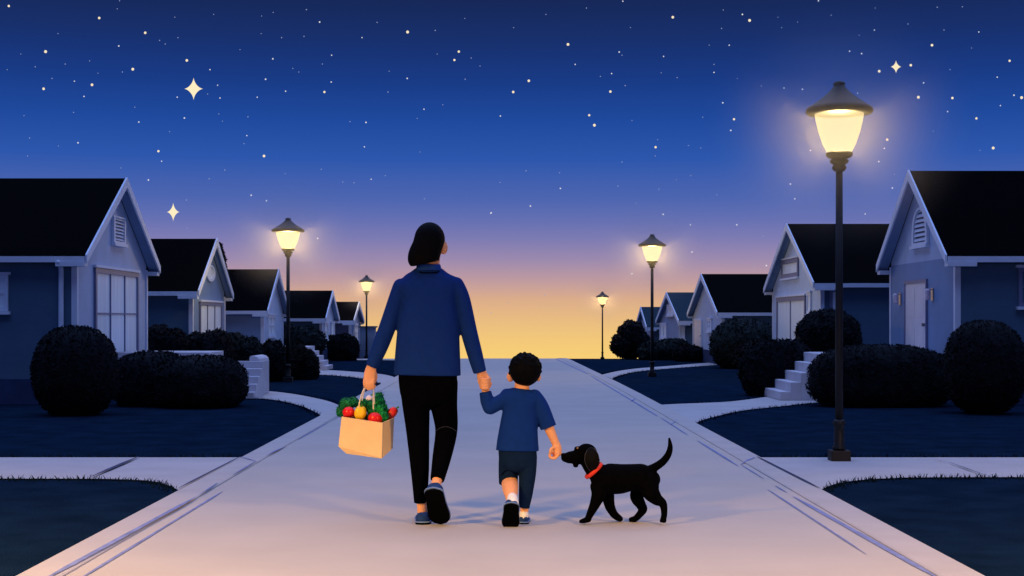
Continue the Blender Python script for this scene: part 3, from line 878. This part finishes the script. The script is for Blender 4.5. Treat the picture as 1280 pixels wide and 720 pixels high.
# hand that holds the child's hand
bt(b, [(601, 464), (603.5, 471), (604.5, 478)], [(5.8, .02), (7.4, .018), (7.2, .016)])
for i in range(4):
    y = 472.5 + 3.9 * i
    bt(b, [(599.2 + .6 * i, y, -.004), (603, y + 1.2, -.038), (609, y + 1.5, -.04), (612.6 - .5 * i, y + .8, -.018)], [2.1, 2.0, 1.9, 1.6], seg=10)
bt(b, [(608, 469, .0), (611.5, 473.5, -.012), (611, 479, -.02)], [2.4, 2.1, 1.7], seg=10)
fuse(b, 'body', M['skin'], wr, .0048, 3)
for sx in (-7, 7): MB().ellipsoid(Wp(537 + sx, 303.5, .105), (.012, .008, .008), seg=12, rings=8).build('eye', M['eye'], wr, True)
b = MB()
b.ellipsoid(Wp(537, 299.5, -.005), (19.3 * U, .106, 21.8 * U), seg=28, rings=18)
bt(b, [(536.5, 299, -.02), (534, 308, -.03), (530.8, 317, -.035), (529, 322.5, -.038), (529, 326.5, -.038), (529.6, 330, -.038)], [(18.8, .088), (18.8, .088), (19.6, .088), (19.4, .087), (18.6, .084), (16.2, .078)], caps=(True, False), power=2.2)
fuse(b, 'hair', M['hair'], wr, .005, 5)
# shirt
b = MB()
bt(b, [(535.6, 335), (535.6, 340), (535.6, 346), (536, 354), (536.3, 362), (536.6, 378), (535.6, 405), (534.6, 440), (534, 469)],
   [(16, .062), (22.5, .068), (32, .078), (40.5, .088), (38, .096), (34, .10), (38, .106), (40.5, .112), (42, .116)], caps=(False, False), seg=40, power=2.25)
bt(b, [(501, 358), (496.5, 372), (484.3, 409), (473, 438), (464.2, 458.5)], [(10, .055), (10.4, .052), (10.6, .05), (10, .046), (7.4, .038)], caps=(True, False))
bt(b, [(570, 356), (577.5, 374), (586.3, 415), (594, 444), (600, 465.6)], [(10, .055), (10.2, .052), (10.4, .05), (9.6, .046), (8.3, .038)], caps=(True, False))
sh = fuse(b, 'shirt', M['shirt'], wr, .0058, 4)
b = MB(); bt(b, [(535.8, 330.6, -.008), (535.8, 338.2, -.008)], [(14.6, .062), (16.6, .07)], caps=(False, False), seg=28, power=2.3)
b.build('collar', M['collar'], sh, True)
b = MB()
n = 24
bt(b, [(519.6, 338.6, -.035), (527, 340.6, -.072), (536, 341, -.082), (545, 340.6, -.072), (552, 338.4, -.035)], [.75] * 5, seg=8); b.build('collar_seam', M['trousers'], sh, True)
# trousers
b = MB()
bt(b, [(534.8, 462), (534.8, 472), (535.4, 490)], [(35.5, .10), (36.8, .104), (35.5, .095)], caps=(False, True), seg=32, power=2.3)
bt(b, [(518, 478), (520, 505, .01), (522.3, 540, .02), (525, 590, .005), (525.6, 629, -.005)], [(19, .088), (17.4, .08), (14.6, .066), (11.4, .056), (8.0, .046)], caps=(True, False))
bt(b, [(554, 478), (554.8, 505, .035), (558, 537, .07), (552.6, 570, -.02), (546.5, 600, -.105)], [(18.4, .088), (17, .08), (14.2, .066), (12.0, .056), (8.8, .046)], caps=(True, False))
tr = fuse(b, 'trousers', M['trousers'], wr, .0056, 4)
b = MB(); bt(b, [(544.8, 538.5, .022), (551, 534.6, .008), (558, 533.4, .002), (565, 535.4, .01), (571, 539.6, .03)], [.32] * 5, seg=6)
b.build('knee_crease', M['stitch'], tr, True)
shoe(wr, (Wp(528.6, 652, -.055).x, D0 - .055, .019), (Wp(528.6, 652, 0).x - .004, D0 + .20, .017), (0, 0, -1), 10.8 * U, .056)
shoe(wr, Wp(541.5, 611, -.205), Wp(551.3, 652.5, -.045), (-.15, -1, -.95), 13.2 * U, .058)

# ---------------- child
cr = empty('person', (Wp(648, 655).x, D0, 0), 'small child in navy T-shirt and dark shorts with short black hair holding hands', 'person')
b = MB()
b.ellipsoid(Wp(656, 464, .02), (16.5 * U, .082, 19.5 * U))
bt(b, [(653, 474, .0), (652.3, 483, .0), (652, 492)], [(9.2, .038), (9.2, .038), (11, .042)])
b.ellipsoid(Wp(637.8, 471, .015), (4.6 * U, .018, 6.6 * U)); b.ellipsoid(Wp(673, 471, .015), (3.2 * U, .018, 6 * U))
b.ellipsoid(Wp(656, 471, .10), (2.8 * U, .016, 3.2 * U)); b.ellipsoid(Wp(656, 477, .085), (5 * U, .014, 1.4 * U)); b.ellipsoid(Wp(656, 480, .06), (8 * U, .03, 4 * U))
bt(b, [(650.5, 496), (649, 515), (647, 550), (647, 572)], [(13, .045), (20, .06), (20, .062), (18, .06)])
bt(b, [(632, 500), (622, 506), (612, 509, -.005)], [6.2, 6, 6]); bt(b, [(612, 509, -.005), (609, 500), (607.3, 488, .005)], [6, 5.6, 4.8])
bt(b, [(671, 500), (680, 520), (687.5, 538), (694.6, 554)], [6.8, 6.6, 6.2, 4.9])
bt(b, [(637, 570), (636.5, 592, .05), (637, 602, .03), (638, 612, -.045), (639.5, 626, -.125)], [11.5, 10.5, 10.4, 9.7, 6.0])
bt(b, [(660, 570), (658, 605, .01), (656, 632, .0), (654.6, 646, -.005)], [11, 8, 5.6, 4.6])
# hand inside the adult's hand
bt(b, [(607.2, 490, .005), (606.5, 483, .006), (606, 476, .008)], [(4.8, .016), (5.6, .014), (5.2, .012)])
for i in range(4):
    bt(b, [(603.4 + 2.1 * i, 476.5, .012), (603.2 + 2.1 * i, 471.5, .012), (602.6 + 2.2 * i, 468.5, -.004)], [1.4, 1.3, 1.1], seg=8)
bt(b, [(611, 484.5, .0), (613.4, 480, -.008), (612, 475.5, -.02)], [1.9, 1.7, 1.4], seg=8)
# fist by the dog's nose
bt(b, [(694.4, 553), (695.8, 559), (696, 566.5)], [(4.8, .02), (6, .022), (6.2, .02)])
for i, dy in enumerate((-.026, -.010, .006, .021)):
    bt(b, [(698.2, 567.5, dy), (694, 572.6 - .3 * i, dy), (688, 571.8, dy), (687.2, 566.5, dy), (690.5, 564, dy)], [2.0, 2.0, 1.9, 1.7, 1.4], seg=10)
bt(b, [(693, 559, -.018), (688.6, 561.5, -.03), (687.6, 566, -.034)], [2.1, 1.9, 1.5], seg=10)
fuse(b, 'body', M['child_skin'], cr, .0042, 3)
for sx in (-6, 6): MB().ellipsoid(Wp(656 + sx, 466.5, .094), (.010, .007, .008), seg=12, rings=8).build('eye', M['eye'], cr, True)
b = MB()
b.ellipsoid(Wp(656.5, 462, -.012), (20 * U, .092, 20.8 * U), seg=28, rings=18)
rnd = random.Random(5)
for k in range(170):
    a = rnd.uniform(0, 2 * math.pi); t = rnd.uniform(-.25, 1)
    st = math.sqrt(max(0, 1 - t * t))
    dyk = .088 * st * math.sin(a) - .012
    if dyk > .045 and t < .55: continue
    c = Wp(656.5 + 19.3 * st * math.cos(a), 462 - 20.2 * t, dyk)
    r = rnd.uniform(.007, .012)
    b.ellipsoid(c, (r, r, r), seg=10, rings=7)
fuse(b, 'hair', M['hair'], cr, .004, 2)
b = MB()
bt(b, [(652, 485.5), (651.5, 489), (650.5, 494), (650, 501), (650, 510), (648.6, 530), (647.2, 550), (646.8, 563)],
   [(9.9, .041), (18, .05), (25, .058), (26, .064), (21.5, .068), (23.4, .074), (25.6, .078), (27, .08)], caps=(False, False), seg=36, power=2.25)
bt(b, [(633, 497), (624, 503), (612.6, 509.5, -.005)], [(8.6, .04), (9.2, .04), (9.0, .038)])
bt(b, [(612.4, 509.5, -.005), (609, 501), (606.6, 489.6, .003)], [(9.0, .038), (8.6, .036), (7.6, .034)], caps=(True, False))
bt(b, [(668, 496), (676, 509), (685.6, 534.4)], [(9.6, .042), (10.2, .042), (10.4, .042)], caps=(True, False))
fuse(b, 'tee_shirt', M['tee'], cr, .005, 3)
b = MB()
bt(b, [(647, 559), (647, 566), (647, 576)], [(23.4, .068), (24, .07), (23, .066)], caps=(False, True), seg=30, power=2.3)
bt(b, [(636, 570), (635.6, 588, .035), (635.2, 605, .05)], [(12.6, .06), (12.6, .058), (11.8, .054)], caps=(True, False))
bt(b, [(659.5, 570), (659.4, 590, .005), (657.4, 615, .0), (655, 635, -.005)], [(12, .058), (11, .05), (9, .042), (6.8, .034)], caps=(True, False))
st = fuse(b, 'shorts', M['shorts'], cr, .005, 3)
b = MB(); bt(b, [(626, 594, -.008), (632, 588.5, -.028), (639, 588.5, -.03), (646, 594, -.012)], [.5] * 4, seg=6); b.build('fold', M['sole'], st, True)
b = MB(); bt(b, [(640.4, 622.5, -.118), (641, 629, -.15)], [(6.6, .03), (7.2, .032)], caps=(True, True)); b.build('sock', M['sock'], cr, True)
b = MB(); bt(b, [(655, 639.5, -.005), (654.6, 646, -.008)], [(5.4, .026), (5.8, .028)], caps=(False, True)); b.build('sock', M['sock'], cr, True)
shoe(cr, (Wp(654.3, 652).x, D0 - .035, .015), (Wp(654.3, 652).x + .008, D0 + .145, .013), (0, 0, -1), 7.4 * U, .043, .013)
shoe(cr, Wp(639.5, 629, -.195), Wp(638, 659.5, -.115), (.03, -1, -.5), 10.4 * U, .046, .014)

# ---------------- dog
dr = empty('dog', (Wp(770, 655).x, D0, 0), 'black dog with a red collar walking behind the child, sniffing the child\'s hand', 'dog')


def dq(x, y): return (690 + x / 5.144, 530 + y / 5.144)


def dt(mb, pts, rad, caps=(True, True), seg=18, k=None):
    """dog limb in the side view; rad in units of the measuring grid or (in-plane, depth m)"""
    q = [(*dq(p[0], p[1]), p[2] if len(p) > 2 else 0) for p in pts]
    mb.tube([Wp(*p) for p in q], [(r[0] / 5.144 * U, r[1]) if isinstance(r, tuple) else (r / 5.144 * U, r / 5.144 * U) for r in rad], (0, 1, 0), seg, 5, caps)


b = MB()
dt(b, [(270, 318), (300, 335), (350, 350), (430, 353), (510, 344), (585, 348), (640, 356)], [(46, .05), (76, .07), (97, .086), (97, .09), (87, .08), (90, .076), (58, .05)], seg=28)
dt(b, [(300, 315), (262, 285), (228, 225)], [(64, .058), (55, .052), (54, .052)])
b.ellipsoid(Wp(*dq(222, 190)), (70 / 5.144 * U, .062, 65 / 5.144 * U))
dt(b, [(195, 208), (150, 212), (105, 216), (88, 216)], [(55, .05), (44, .038), (38, .033), (31, .028)])
b.ellipsoid(Wp(*dq(70, 200)), (14 / 5.144 * U, .018, 15 / 5.144 * U))
b.ellipsoid(Wp(*dq(152, 266)), (18 / 5.144 * U, .026, 15 / 5.144 * U))
b.ellipsoid(Wp(*dq(162, 158)), (20 / 5.144 * U, .036, 15 / 5.144 * U))
dt(b, [(625, 300), (672, 272), (715, 240), (748, 195), (760, 145), (754, 92)], [(34, .03), (27, .024), (25, .022), (22, .02), (17, .016), (8, .008)])
# near hind leg, far hind leg (hock pointing back), near fore leg, far fore leg
dt(b, [(622, 360, -.03), (632, 430, -.05), (672, 482, -.055), (712, 512, -.055), (722, 570, -.055), (716, 612, -.055)], [(66, .045), (60, .044), (42, .032), (28, .022), (21, .018), (20, .018)])
dt(b, [(722, 622, -.055), (704, 622, -.055)], [(15, .022), (13, .02)])
dt(b, [(590, 380, .03), (545, 460, .05), (572, 520, .055), (586, 549, .055), (556, 590, .055), (532, 612, .055)], [(50, .04), (46, .036), (34, .026), (28, .022), (23, .018), (21, .018)])
dt(b, [(532, 612, .055), (510, 615, .055)], [(20, .022), (18, .02)])
dt(b, [(300, 400, -.04), (300, 450, -.05), (278, 510, -.052), (252, 565, -.052), (232, 607, -.052)], [(56, .04), (48, .036), (36, .028), (27, .021), (21, .018)])
dt(b, [(236, 616, -.052), (205, 622, -.052), (184, 627, -.052)], [(17, .02), (17, .023), (12, .018)])
dt(b, [(352, 410, .035), (360, 465, .045), (372, 528, .05), (398, 578, .05), (425, 602, .05)], [(48, .036), (42, .032), (34, .026), (27, .02), (24, .018)])
dt(b, [(425, 600, .05), (438, 610, .05)], [(22, .02), (20, .02)])
fuse(b, 'body', M['dog'], dr, .0042, 9)


def ear(sgn):
    e = MB()
    loop = [(236, 152), (222, 172), (211, 205), (212, 245), (226, 278), (246, 305), (276, 300), (300, 268), (308, 232), (298, 192), (276, 160), (256, 148)]
    dy0 = sgn * .058
    A, Bq = [], []
    for (x, y) in loop:
        bulge = sgn * (.018 * math.sin(math.pi * min(1, max(0, (y - 148) / 157))))
        A.append(Wp(*dq(x, y), dy0 + bulge)); Bq.append(Wp(*dq(262 + (x - 262) * .9, 226 + (y - 226) * .9), dy0 + bulge + sgn * .013))
    e.prism(A, Bq)
    o = e.build('ear', M['dog_ear'], dr, True)
    return o


e0 = ear(-1); ear(1)
b = MB(); pts = [(228, 166), (213, 200), (212, 242), (226, 276), (244, 302)]
b.tube([Wp(*dq(x, y), -.058 - .018 * math.sin(math.pi * (y - 148) / 157) - .004) for x, y in pts], [.0011] * 5, (0, 1, 0), 6, 5)
pts = [(270, 156), (292, 184), (303, 222)]
b.tube([Wp(*dq(x, y), -.058 - .018 * math.sin(math.pi * (y - 148) / 157) - .004) for x, y in pts], [.0011] * 3, (0, 1, 0), 6, 5)
b.build('ear_edge', M['dog_line'], e0, True)  # thin grey line along the near ear's edge
for sg in (-1, 1): MB().ellipsoid(Wp(*dq(164, 154), sg * .036), (.0065, .005, .005), seg=12, rings=8).build('eye', M['dog_eye'], dr, True)
# collar: band round the neck
cc = Wp(*dq(268, 299)); dirv = (Wp(*dq(320, 250)) - Wp(*dq(216, 346))).normalized(); ax = dirv.cross(Vector((0, 1, 0))).normalized()
b = MB(); ra = 66 / 5.144 * U; rb = .064; n = 40; ht = 13.5 / 5.144 * U
for i in range(n):
    a = 2 * math.pi * i / n
    c = cc + dirv * ra * math.cos(a) + Vector((0, 1, 0)) * rb * math.sin(a)
    nr = (dirv * math.cos(a) / ra + Vector((0, 1, 0)) * math.sin(a) / rb).normalized()
    for (k, h) in ((-.004, -1), (.004, -.8), (.006, 0), (.004, .8), (-.004, 1)):
        b.v.append(c + nr * k + ax * ht * h)
for i in range(n):
    j = (i + 1) % n
    for k in range(5):
        k2 = (k + 1) % 5
        b.f.append((i * 5 + k, i * 5 + k2, j * 5 + k2, j * 5 + k))
b.build('collar', M['dog_collar'], dr, True)

# ---------------- grocery bag and what is in it
br = empty('paper_bag', Wp(460, 572, .1), 'open kraft paper grocery bag full of vegetables, hanging from the adult\'s hand', 'grocery bag')
top = [(427, 521, .10), (478.5, 528.5, 0), (492.8, 522.5, .11), (441, 515, .21)]
low = [(423, 558, .10), (477.3, 573, 0), (491, 560, .11), (436, 550, .21)]
bot = [(433, 567, .095), (476.8, 573.2, .004), (490.4, 561, .112), (446, 556, .20)]
b = MB()
TP, LP, BP = [Wp(*p) for p in top], [Wp(*p) for p in low], [Wp(*p) for p in bot]
ctr = sum(TP, Vector()) / 4
inn = [p + (ctr - p) * .035 for p in TP]; ib = [p + (sum(BP, Vector()) / 4 - p) * .05 + Vector((0, 0, .006)) for p in BP]
b.v = TP + LP + BP + inn + ib
for i in range(4):
    j = (i + 1) % 4
    b.f += [(i, j, 4 + j, 4 + i), (4 + i, 4 + j, 8 + j, 8 + i), (j, i, 12 + i, 12 + j), (12 + j, 12 + i, 16 + i, 16 + j)]
b.f += [(8, 9, 10, 11), (19, 18, 17, 16)]
b.build('bag_body', M['paper'], br, bevel=.0)
b = MB(); b.tube([Wp(478.7, 529, -.002), Wp(478.2, 550, -.002), Wp(477.5, 572.4, -.002)], [.0016] * 3, (0, 1, 0), 6, 3); b.build('corner_crease', M['paper_edge'], br, True)
for dy, o_ in ((.0, 0), (.11, 1)):
    b = MB()
    q = [(447.5 + 5 * o_, 523, .135 + dy * .3), (449.6 + 3 * o_, 502, .10 + dy * .3), (455.5 + o_, 485, .006 + dy * .12), (460.5, 479.5, .006 + dy * .08), (466.2, 484, .004 + dy * .12), (466.6 + 1.5 * o_, 503, .085 + dy * .3), (467 + 3 * o_, 527, .125 + dy * .3)]
    bt(b, q, [(.85, .003)] * 7, seg=10); b.build('handle', M['strap'], br, True)


def produce(name, label, cat, c, r, m, rot=(0, 0, 0), stem=None, lobes=0, grp='vegetables in the paper bag'):
    cw = Wp(*c); root = empty(name, cw, label, cat, grp)
    mb = MB(); R = Matrix.Rotation(rot[1], 3, 'Y') @ Matrix.Rotation(rot[0], 3, 'X')
    mb.ellipsoid((0, 0, 0), (r[0] * U, r[1] * U, r[2] * U), seg=40, rings=20)
    for i, v in enumerate(mb.v):
        a = math.atan2(v.y, v.x); h = v.z / (r[2] * U)
        k = 1 - (lobes and .10 * (.5 + .5 * math.cos(a * lobes)))
        dip = .16 * r[2] * U * math.exp(-((v.x ** 2 + v.y ** 2) / (r[0] * U * .4) ** 2)) * (1 if h > 0 else .6)
        v2 = Vector((v.x * k, v.y * k, v.z - math.copysign(dip, h)))
        mb.v[i] = cw + R @ v2
    mb.build('flesh', M[m], root, True)
    if stem:
        s = MB(); t = R @ Vector((0, 0, r[2] * U * .82)); d = R @ Vector((0, 0, 1))
        s.tube([cw + t, cw + t + d * stem * .5, cw + t + d * stem + Vector((.004, 0, 0))], [.007, .0045, .005], (0, 1, 0), 8, 3); s.build('stem', M['stem'], root, True)
    return root


produce('tomato', 'round red tomato at the left end of the paper bag', 'tomato', (436, 515.5, .125), (7.8, 7.8, 7.4), 'tomato', (-.5, 0, 0), .012)
produce('tomato', 'red tomato at the front corner of the bag below the leaves', 'tomato', (469, 523.5, .07), (9.2, 8.6, 8.2), 'tomato', (-.6, .2, 0), .012)
produce('bell_pepper', 'yellow bell pepper in the middle of the paper bag', 'pepper', (450.5, 516, .10), (8.4, 8.2, 10.0), 'yellow_pepper', (.3, .15, 0), .014, 4)
produce('bell_pepper', 'long red pepper leaning out of the right side of the bag', 'pepper', (489.2, 517.3, .135), (6.6, 6.4, 11), 'red_pepper', (0, .75, 0), .012, 3)
produce('onion', 'pale pink onion behind the yellow pepper', 'onion', (462, 499.5, .17), (5.6, 5.4, 6.4), 'garlic', (0, .4, 0), .008)


def greens(name, label, cat, blobs, m, n=260):
    c0 = blobs[0]; root = empty(name, Wp(*c0[:3]), label, cat, 'vegetables in the paper bag')
    mb = MB()
    for (x, y, dy, rx, rz) in blobs:
        foliage_mesh(mb, Wp(x, y, dy), (rx * U, min(rx, 8) * U, rz * U), n, .010, .22, 0, 2.0, random.uniform(0, 60))
    mb.build('leaves', M[m], root)
    s = MB(); s.tube([Wp(c0[0], c0[1] + 2, c0[2]), Wp(c0[0] + 2, c0[1] + 14, c0[2]), Wp(c0[0] + 6, c0[1] + 26, c0[2])], [.008, .01, .008], (0, 1, 0), 8, 3); s.build('stalk', M['stem'], root, True)
    return root


greens('kale', 'dark curly kale bunch at the left of the bag', 'greens', [(433, 505, .17, 8.5, 7.5), (426.5, 514, .155, 5.5, 7.5), (441, 503, .18, 7, 6.5)], 'kale')
greens('parsley', 'dark green parsley bunch behind the yellow pepper', 'greens', [(455, 505.5, .145, 7.5, 6), (462.5, 508, .135, 6.5, 7), (465, 514, .12, 5, 6)], 'kale')
greens('lettuce', 'upright bright green leaf bunch near the right of the bag', 'greens', [(474, 501, .14, 6.4, 10.5), (477, 512, .125, 8, 8), (478.5, 521, .09, 6.5, 7.5), (471, 512, .125, 6, 7)], 'green')

# ------------------------------------------------------------------ stars
SD = 500.0
star_b = emit('star warm', (1.0, .84, .56), 1.0)
star_m = emit('star pale', (.75, .75, .80), 1.0)
star_f = emit('star faint', (.30, .36, .55), 1.0)


def star_at(px, py): return P(px, py, SD)


def star_mesh(name, r, m):
    o = MB().ellipsoid((0, 0, 0), (r, r, r), seg=8, rings=6).build(name, m)
    return o


bright = [(22, 15), (248, 45), (363, 82), (114, 129), (332, 173), (467, 151), (109, 222), (230, 212), (1019, 80), (1147, 129), (1136, 150), (811, 230), (660, 390), (396, 378)]
bright = [(a / 2, b / 2) for a, b in bright] + [(640 + a / 2, b / 2) for a, b in [(594, 51), (402, 43), (140, 111), (246, 229), (193, 288), (42, 202), (3, 230), (555, 298), (359, 368), (206, 313), (1050, 113), (997, 163), (918, 178), (1016, 243), (1101, 245), (1161, 296), (1203, 370), (938, 349), (1244, 152), (1274, 244)]]
mid = [(186, 203), (210, 241), (195, 357), (443, 243), (461, 295), (525, 174), (544, 213), (550, 245), (664, 198), (714, 228), (643, 243), (828, 205), (911, 367), (928, 448), (1060, 273), (1018, 196), (1227, 533), (1251, 290), (666, 502), (628, 488), (617, 339), (404, 403), (297, 115), (799, 55), (915, 306), (682, 147), (905, 94), (829, 138), (347, 305), (371, 450)]
mid = [(a / 2, b / 2) for a, b in mid] + [(640 + a / 2, b / 2) for a, b in [(249, 184), (158, 161), (277, 3), (505, 181), (527, 257), (547, 326), (543, 113), (576, 36), (680, 220), (726, 223), (874, 134), (844, 128), (864, 233), (1213, 193), (1029, 207), (1221, 264), (1255, 238), (1167, 80), (746, 376), (931, 371), (917, 404), (951, 470), (696, 460), (707, 497), (121, 471), (46, 515), (883, 535), (766, 2), (268, 130), (379, 141), (1089, 279), (906, 75)]]
mid += [(397, 298), (614, 266), (863, 281), (921, 281), (865, 315), (790, 342), (958, 332), (829, 268)]
faint = [(445, 94), (424, 329), (1061, 497), (1050, 380), (875, 304), (704, 94), (654, 40), (683, 31), (653, 84), (747, 180), (1088, 76), (1162, 46), (1043, 296), (1107, 262), (163, 160), (145, 84), (399, 101), (413, 110), (60, 289), (146, 365), (437, 43), (184, 281), (337, 268), (130, 196), (88, 167), (52, 135), (18, 174), (245, 183), (306, 180), (224, 152), (519, 235), (600, 124), (547, 285), (556, 303), (620, 292), (610, 359), (562, 425), (523, 447), (466, 500), (302, 420), (69, 390), (74, 345), (293, 22), (299, 2), (534, 36), (766, 24), (760, 91), (806, 160), (732, 171), (963, 439), (885, 457), (857, 455), (803, 423), (713, 434), (970, 230), (973, 178), (1163, 198), (1178, 145), (1200, 165), (1093, 135), (943, 56), (1250, 456)]
faint = [(a / 2, b / 2) for a, b in faint] + [(640 + a / 2, b / 2) for a, b in [(221, 191), (283, 214), (275, 138), (505, 161), (665, 43), (990, 60), (868, 88), (296, 69), (373, 182), (413, 194), (563, 196), (623, 215), (524, 71), (528, 25), (493, 113), (441, 364), (472, 370), (300, 301), (364, 349), (358, 390), (477, 293), (447, 439), (411, 449), (367, 473), (512, 487), (376, 535), (311, 508), (265, 465), (119, 432), (35, 427), (275, 405), (1080, 75), (1126, 17), (908, 20), (798, 38), (714, 55), (674, 69), (956, 436), (1053, 328), (1170, 376), (1149, 120), (1095, 174), (1063, 18), (186, 20), (85, 36), (4, 69)]]
faint += [(473, 298), (427, 352), (614, 391), (681, 369), (635, 378), (315, 300), (234, 285), (378, 268), (878, 322), (863, 332), (783, 313), (943, 334), (954, 295)]
for pts, r, m, lab, grp in ((bright, .45, star_b, 'bright round warm yellow star dot high in the blue night sky', 'bright round stars'),
                            (mid, .24, star_m, 'small pale star point in the blue evening sky', 'small pale stars'),
                            (faint, .17, star_f, 'tiny faint star speck in the blue evening sky', 'faint star specks')):
    for i, (x, y) in enumerate(pts):
        if i == 0: o = proto = star_mesh('star', r, m)
        else:
            o = proto.copy(); C.objects.link(o)
        o.location = star_at(x, y); k = random.uniform(.85, 1.15); o.scale = (k, k, k)
        tag(o, lab, 'star', grp)
star_y = emit('sparkle star', (1.0, .86, .55), 1.0)
for (px, py, hw, hh, lab) in ((242, 111, 12, 14.5, 'largest four-pointed yellow star at the upper left'), (216.5, 265, 8, 12, 'four-pointed yellow star low in the sky above the second left house'),
                              (1120, 83.5, 7, 8.5, 'small four-pointed yellow star just right of the tall lamp\'s lantern')):
    c = star_at(px, py); k = SD / F
    b = MB(); n = 48
    # solid four-armed star: astroid outline, domed front and back
    out = [Vector((hw * k * math.copysign(abs(math.cos(a)) ** 3.2, math.cos(a)), 0, hh * k * math.copysign(abs(math.sin(a)) ** 3.2, math.sin(a)))) for a in [2 * math.pi * i / n for i in range(n)]]
    b.v = [c + p for p in out] + [c + Vector((0, -hw * k * .25, 0)), c + Vector((0, hw * k * .25, 0))]
    for i in range(n):
        j = (i + 1) % n
        b.f += [(i, j, n), (j, i, n + 1)]
    r_ = empty('sparkle_star', c)
    bpy.data.objects.remove(r_)
    o = b.build('sparkle_star', star_y)
    tag(o, lab, 'star', 'four-pointed stars')

# ------------------------------------------------------------------ world: dusk sky
world = bpy.data.worlds.new('World'); S.world = world; world.use_nodes = True
nt = world.node_tree
bg = nt.nodes['Background']
co = nt.nodes.new('ShaderNodeTexCoord'); sp = nt.nodes.new('ShaderNodeSeparateXYZ'); nt.links.new(co.outputs['Generated'], sp.inputs[0])
mr = nt.nodes.new('ShaderNodeMapRange'); mr.inputs['From Min'].default_value = -.05; mr.inputs['From Max'].default_value = .25
nt.links.new(sp.outputs['Z'], mr.inputs['Value'])


def srgb(r, g, b):
    f = lambda c: (c / 255 / 12.92) if c / 255 <= .04045 else ((c / 255 + .055) / 1.055) ** 2.4
    return (f(r), f(g), f(b), 1)


def ramp(stops):
    r = nt.nodes.new('ShaderNodeValToRGB'); cr = r.color_ramp; cr.interpolation = 'LINEAR'
    while len(cr.elements) < len(stops): cr.elements.new(.5)
    for e, (y, c) in zip(cr.elements, sorted(stops, key=lambda t: -t[0])):
        t = (HY - y) / F; z = t / math.sqrt(1 + t * t)
        e.position = min(1, max(0, (z + .05) / .30)); e.color = srgb(*c)
    nt.links.new(mr.outputs[0], r.inputs[0])
    return r


west = ramp([(490, (250, 205, 100)), (447, (248, 207, 118)), (425, (243, 200, 122)), (400, (233, 188, 129)), (375, (220, 173, 138)), (350, (190, 154, 160)), (325, (156, 138, 174)), (300, (126, 124, 178)),
             (275, (100, 112, 178)), (250, (78, 102, 176)), (200, (45, 87, 172)), (150, (31, 73, 156)), (100, (25, 58, 132)), (50, (24, 48, 108)), (0, (23, 40, 88)), (-50, (22, 34, 78))])
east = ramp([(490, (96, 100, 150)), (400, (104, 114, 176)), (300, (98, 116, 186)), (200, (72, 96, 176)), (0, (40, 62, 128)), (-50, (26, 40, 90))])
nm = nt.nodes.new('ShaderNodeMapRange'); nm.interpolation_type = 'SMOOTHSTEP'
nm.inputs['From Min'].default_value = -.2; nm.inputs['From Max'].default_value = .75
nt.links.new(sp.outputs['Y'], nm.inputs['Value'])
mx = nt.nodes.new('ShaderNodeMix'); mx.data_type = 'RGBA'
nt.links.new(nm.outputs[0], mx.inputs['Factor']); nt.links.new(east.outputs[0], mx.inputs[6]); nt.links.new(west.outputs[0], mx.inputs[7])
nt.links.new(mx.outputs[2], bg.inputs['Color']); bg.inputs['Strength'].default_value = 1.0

# the only sun lamp: the broad blue afterglow of the sky above the sunset
L = bpy.data.lights.new('sun', 'SUN'); L.energy = 3.0; L.color = (.33, .47, 1.0); L.angle = math.radians(100)
o = bpy.data.objects.new('sun', L); C.objects.link(o)
o.rotation_euler = (math.radians(-9), 0, 0)          # shines down and towards the camera from above the sunset
o.location = (0, 30, 20)

# ------------------------------------------------------------------ camera
cam = bpy.data.cameras.new('camera'); co_ = bpy.data.objects.new('camera', cam); C.objects.link(co_)
co_.location = (0, 0, H); co_.rotation_euler = (math.radians(90), 0, 0)
cam.sensor_width = 36; cam.lens = 36 * F / 1280
cam.shift_x = (640 - CX) / 1280; cam.shift_y = (HY - 360) / 1280
cam.clip_end = 3000; cam.clip_start = .1
S.camera = co_
S.view_settings.view_transform = 'Standard'; S.view_settings.look = 'None'; S.view_settings.gamma = 1; S.view_settings.exposure = 0
S.view_settings.use_curve_mapping = False
S.cycles.use_denoising = True
S.cycles.max_bounces = 6; S.cycles.volume_bounces = 0
S.cycles.sample_clamp_indirect = 4
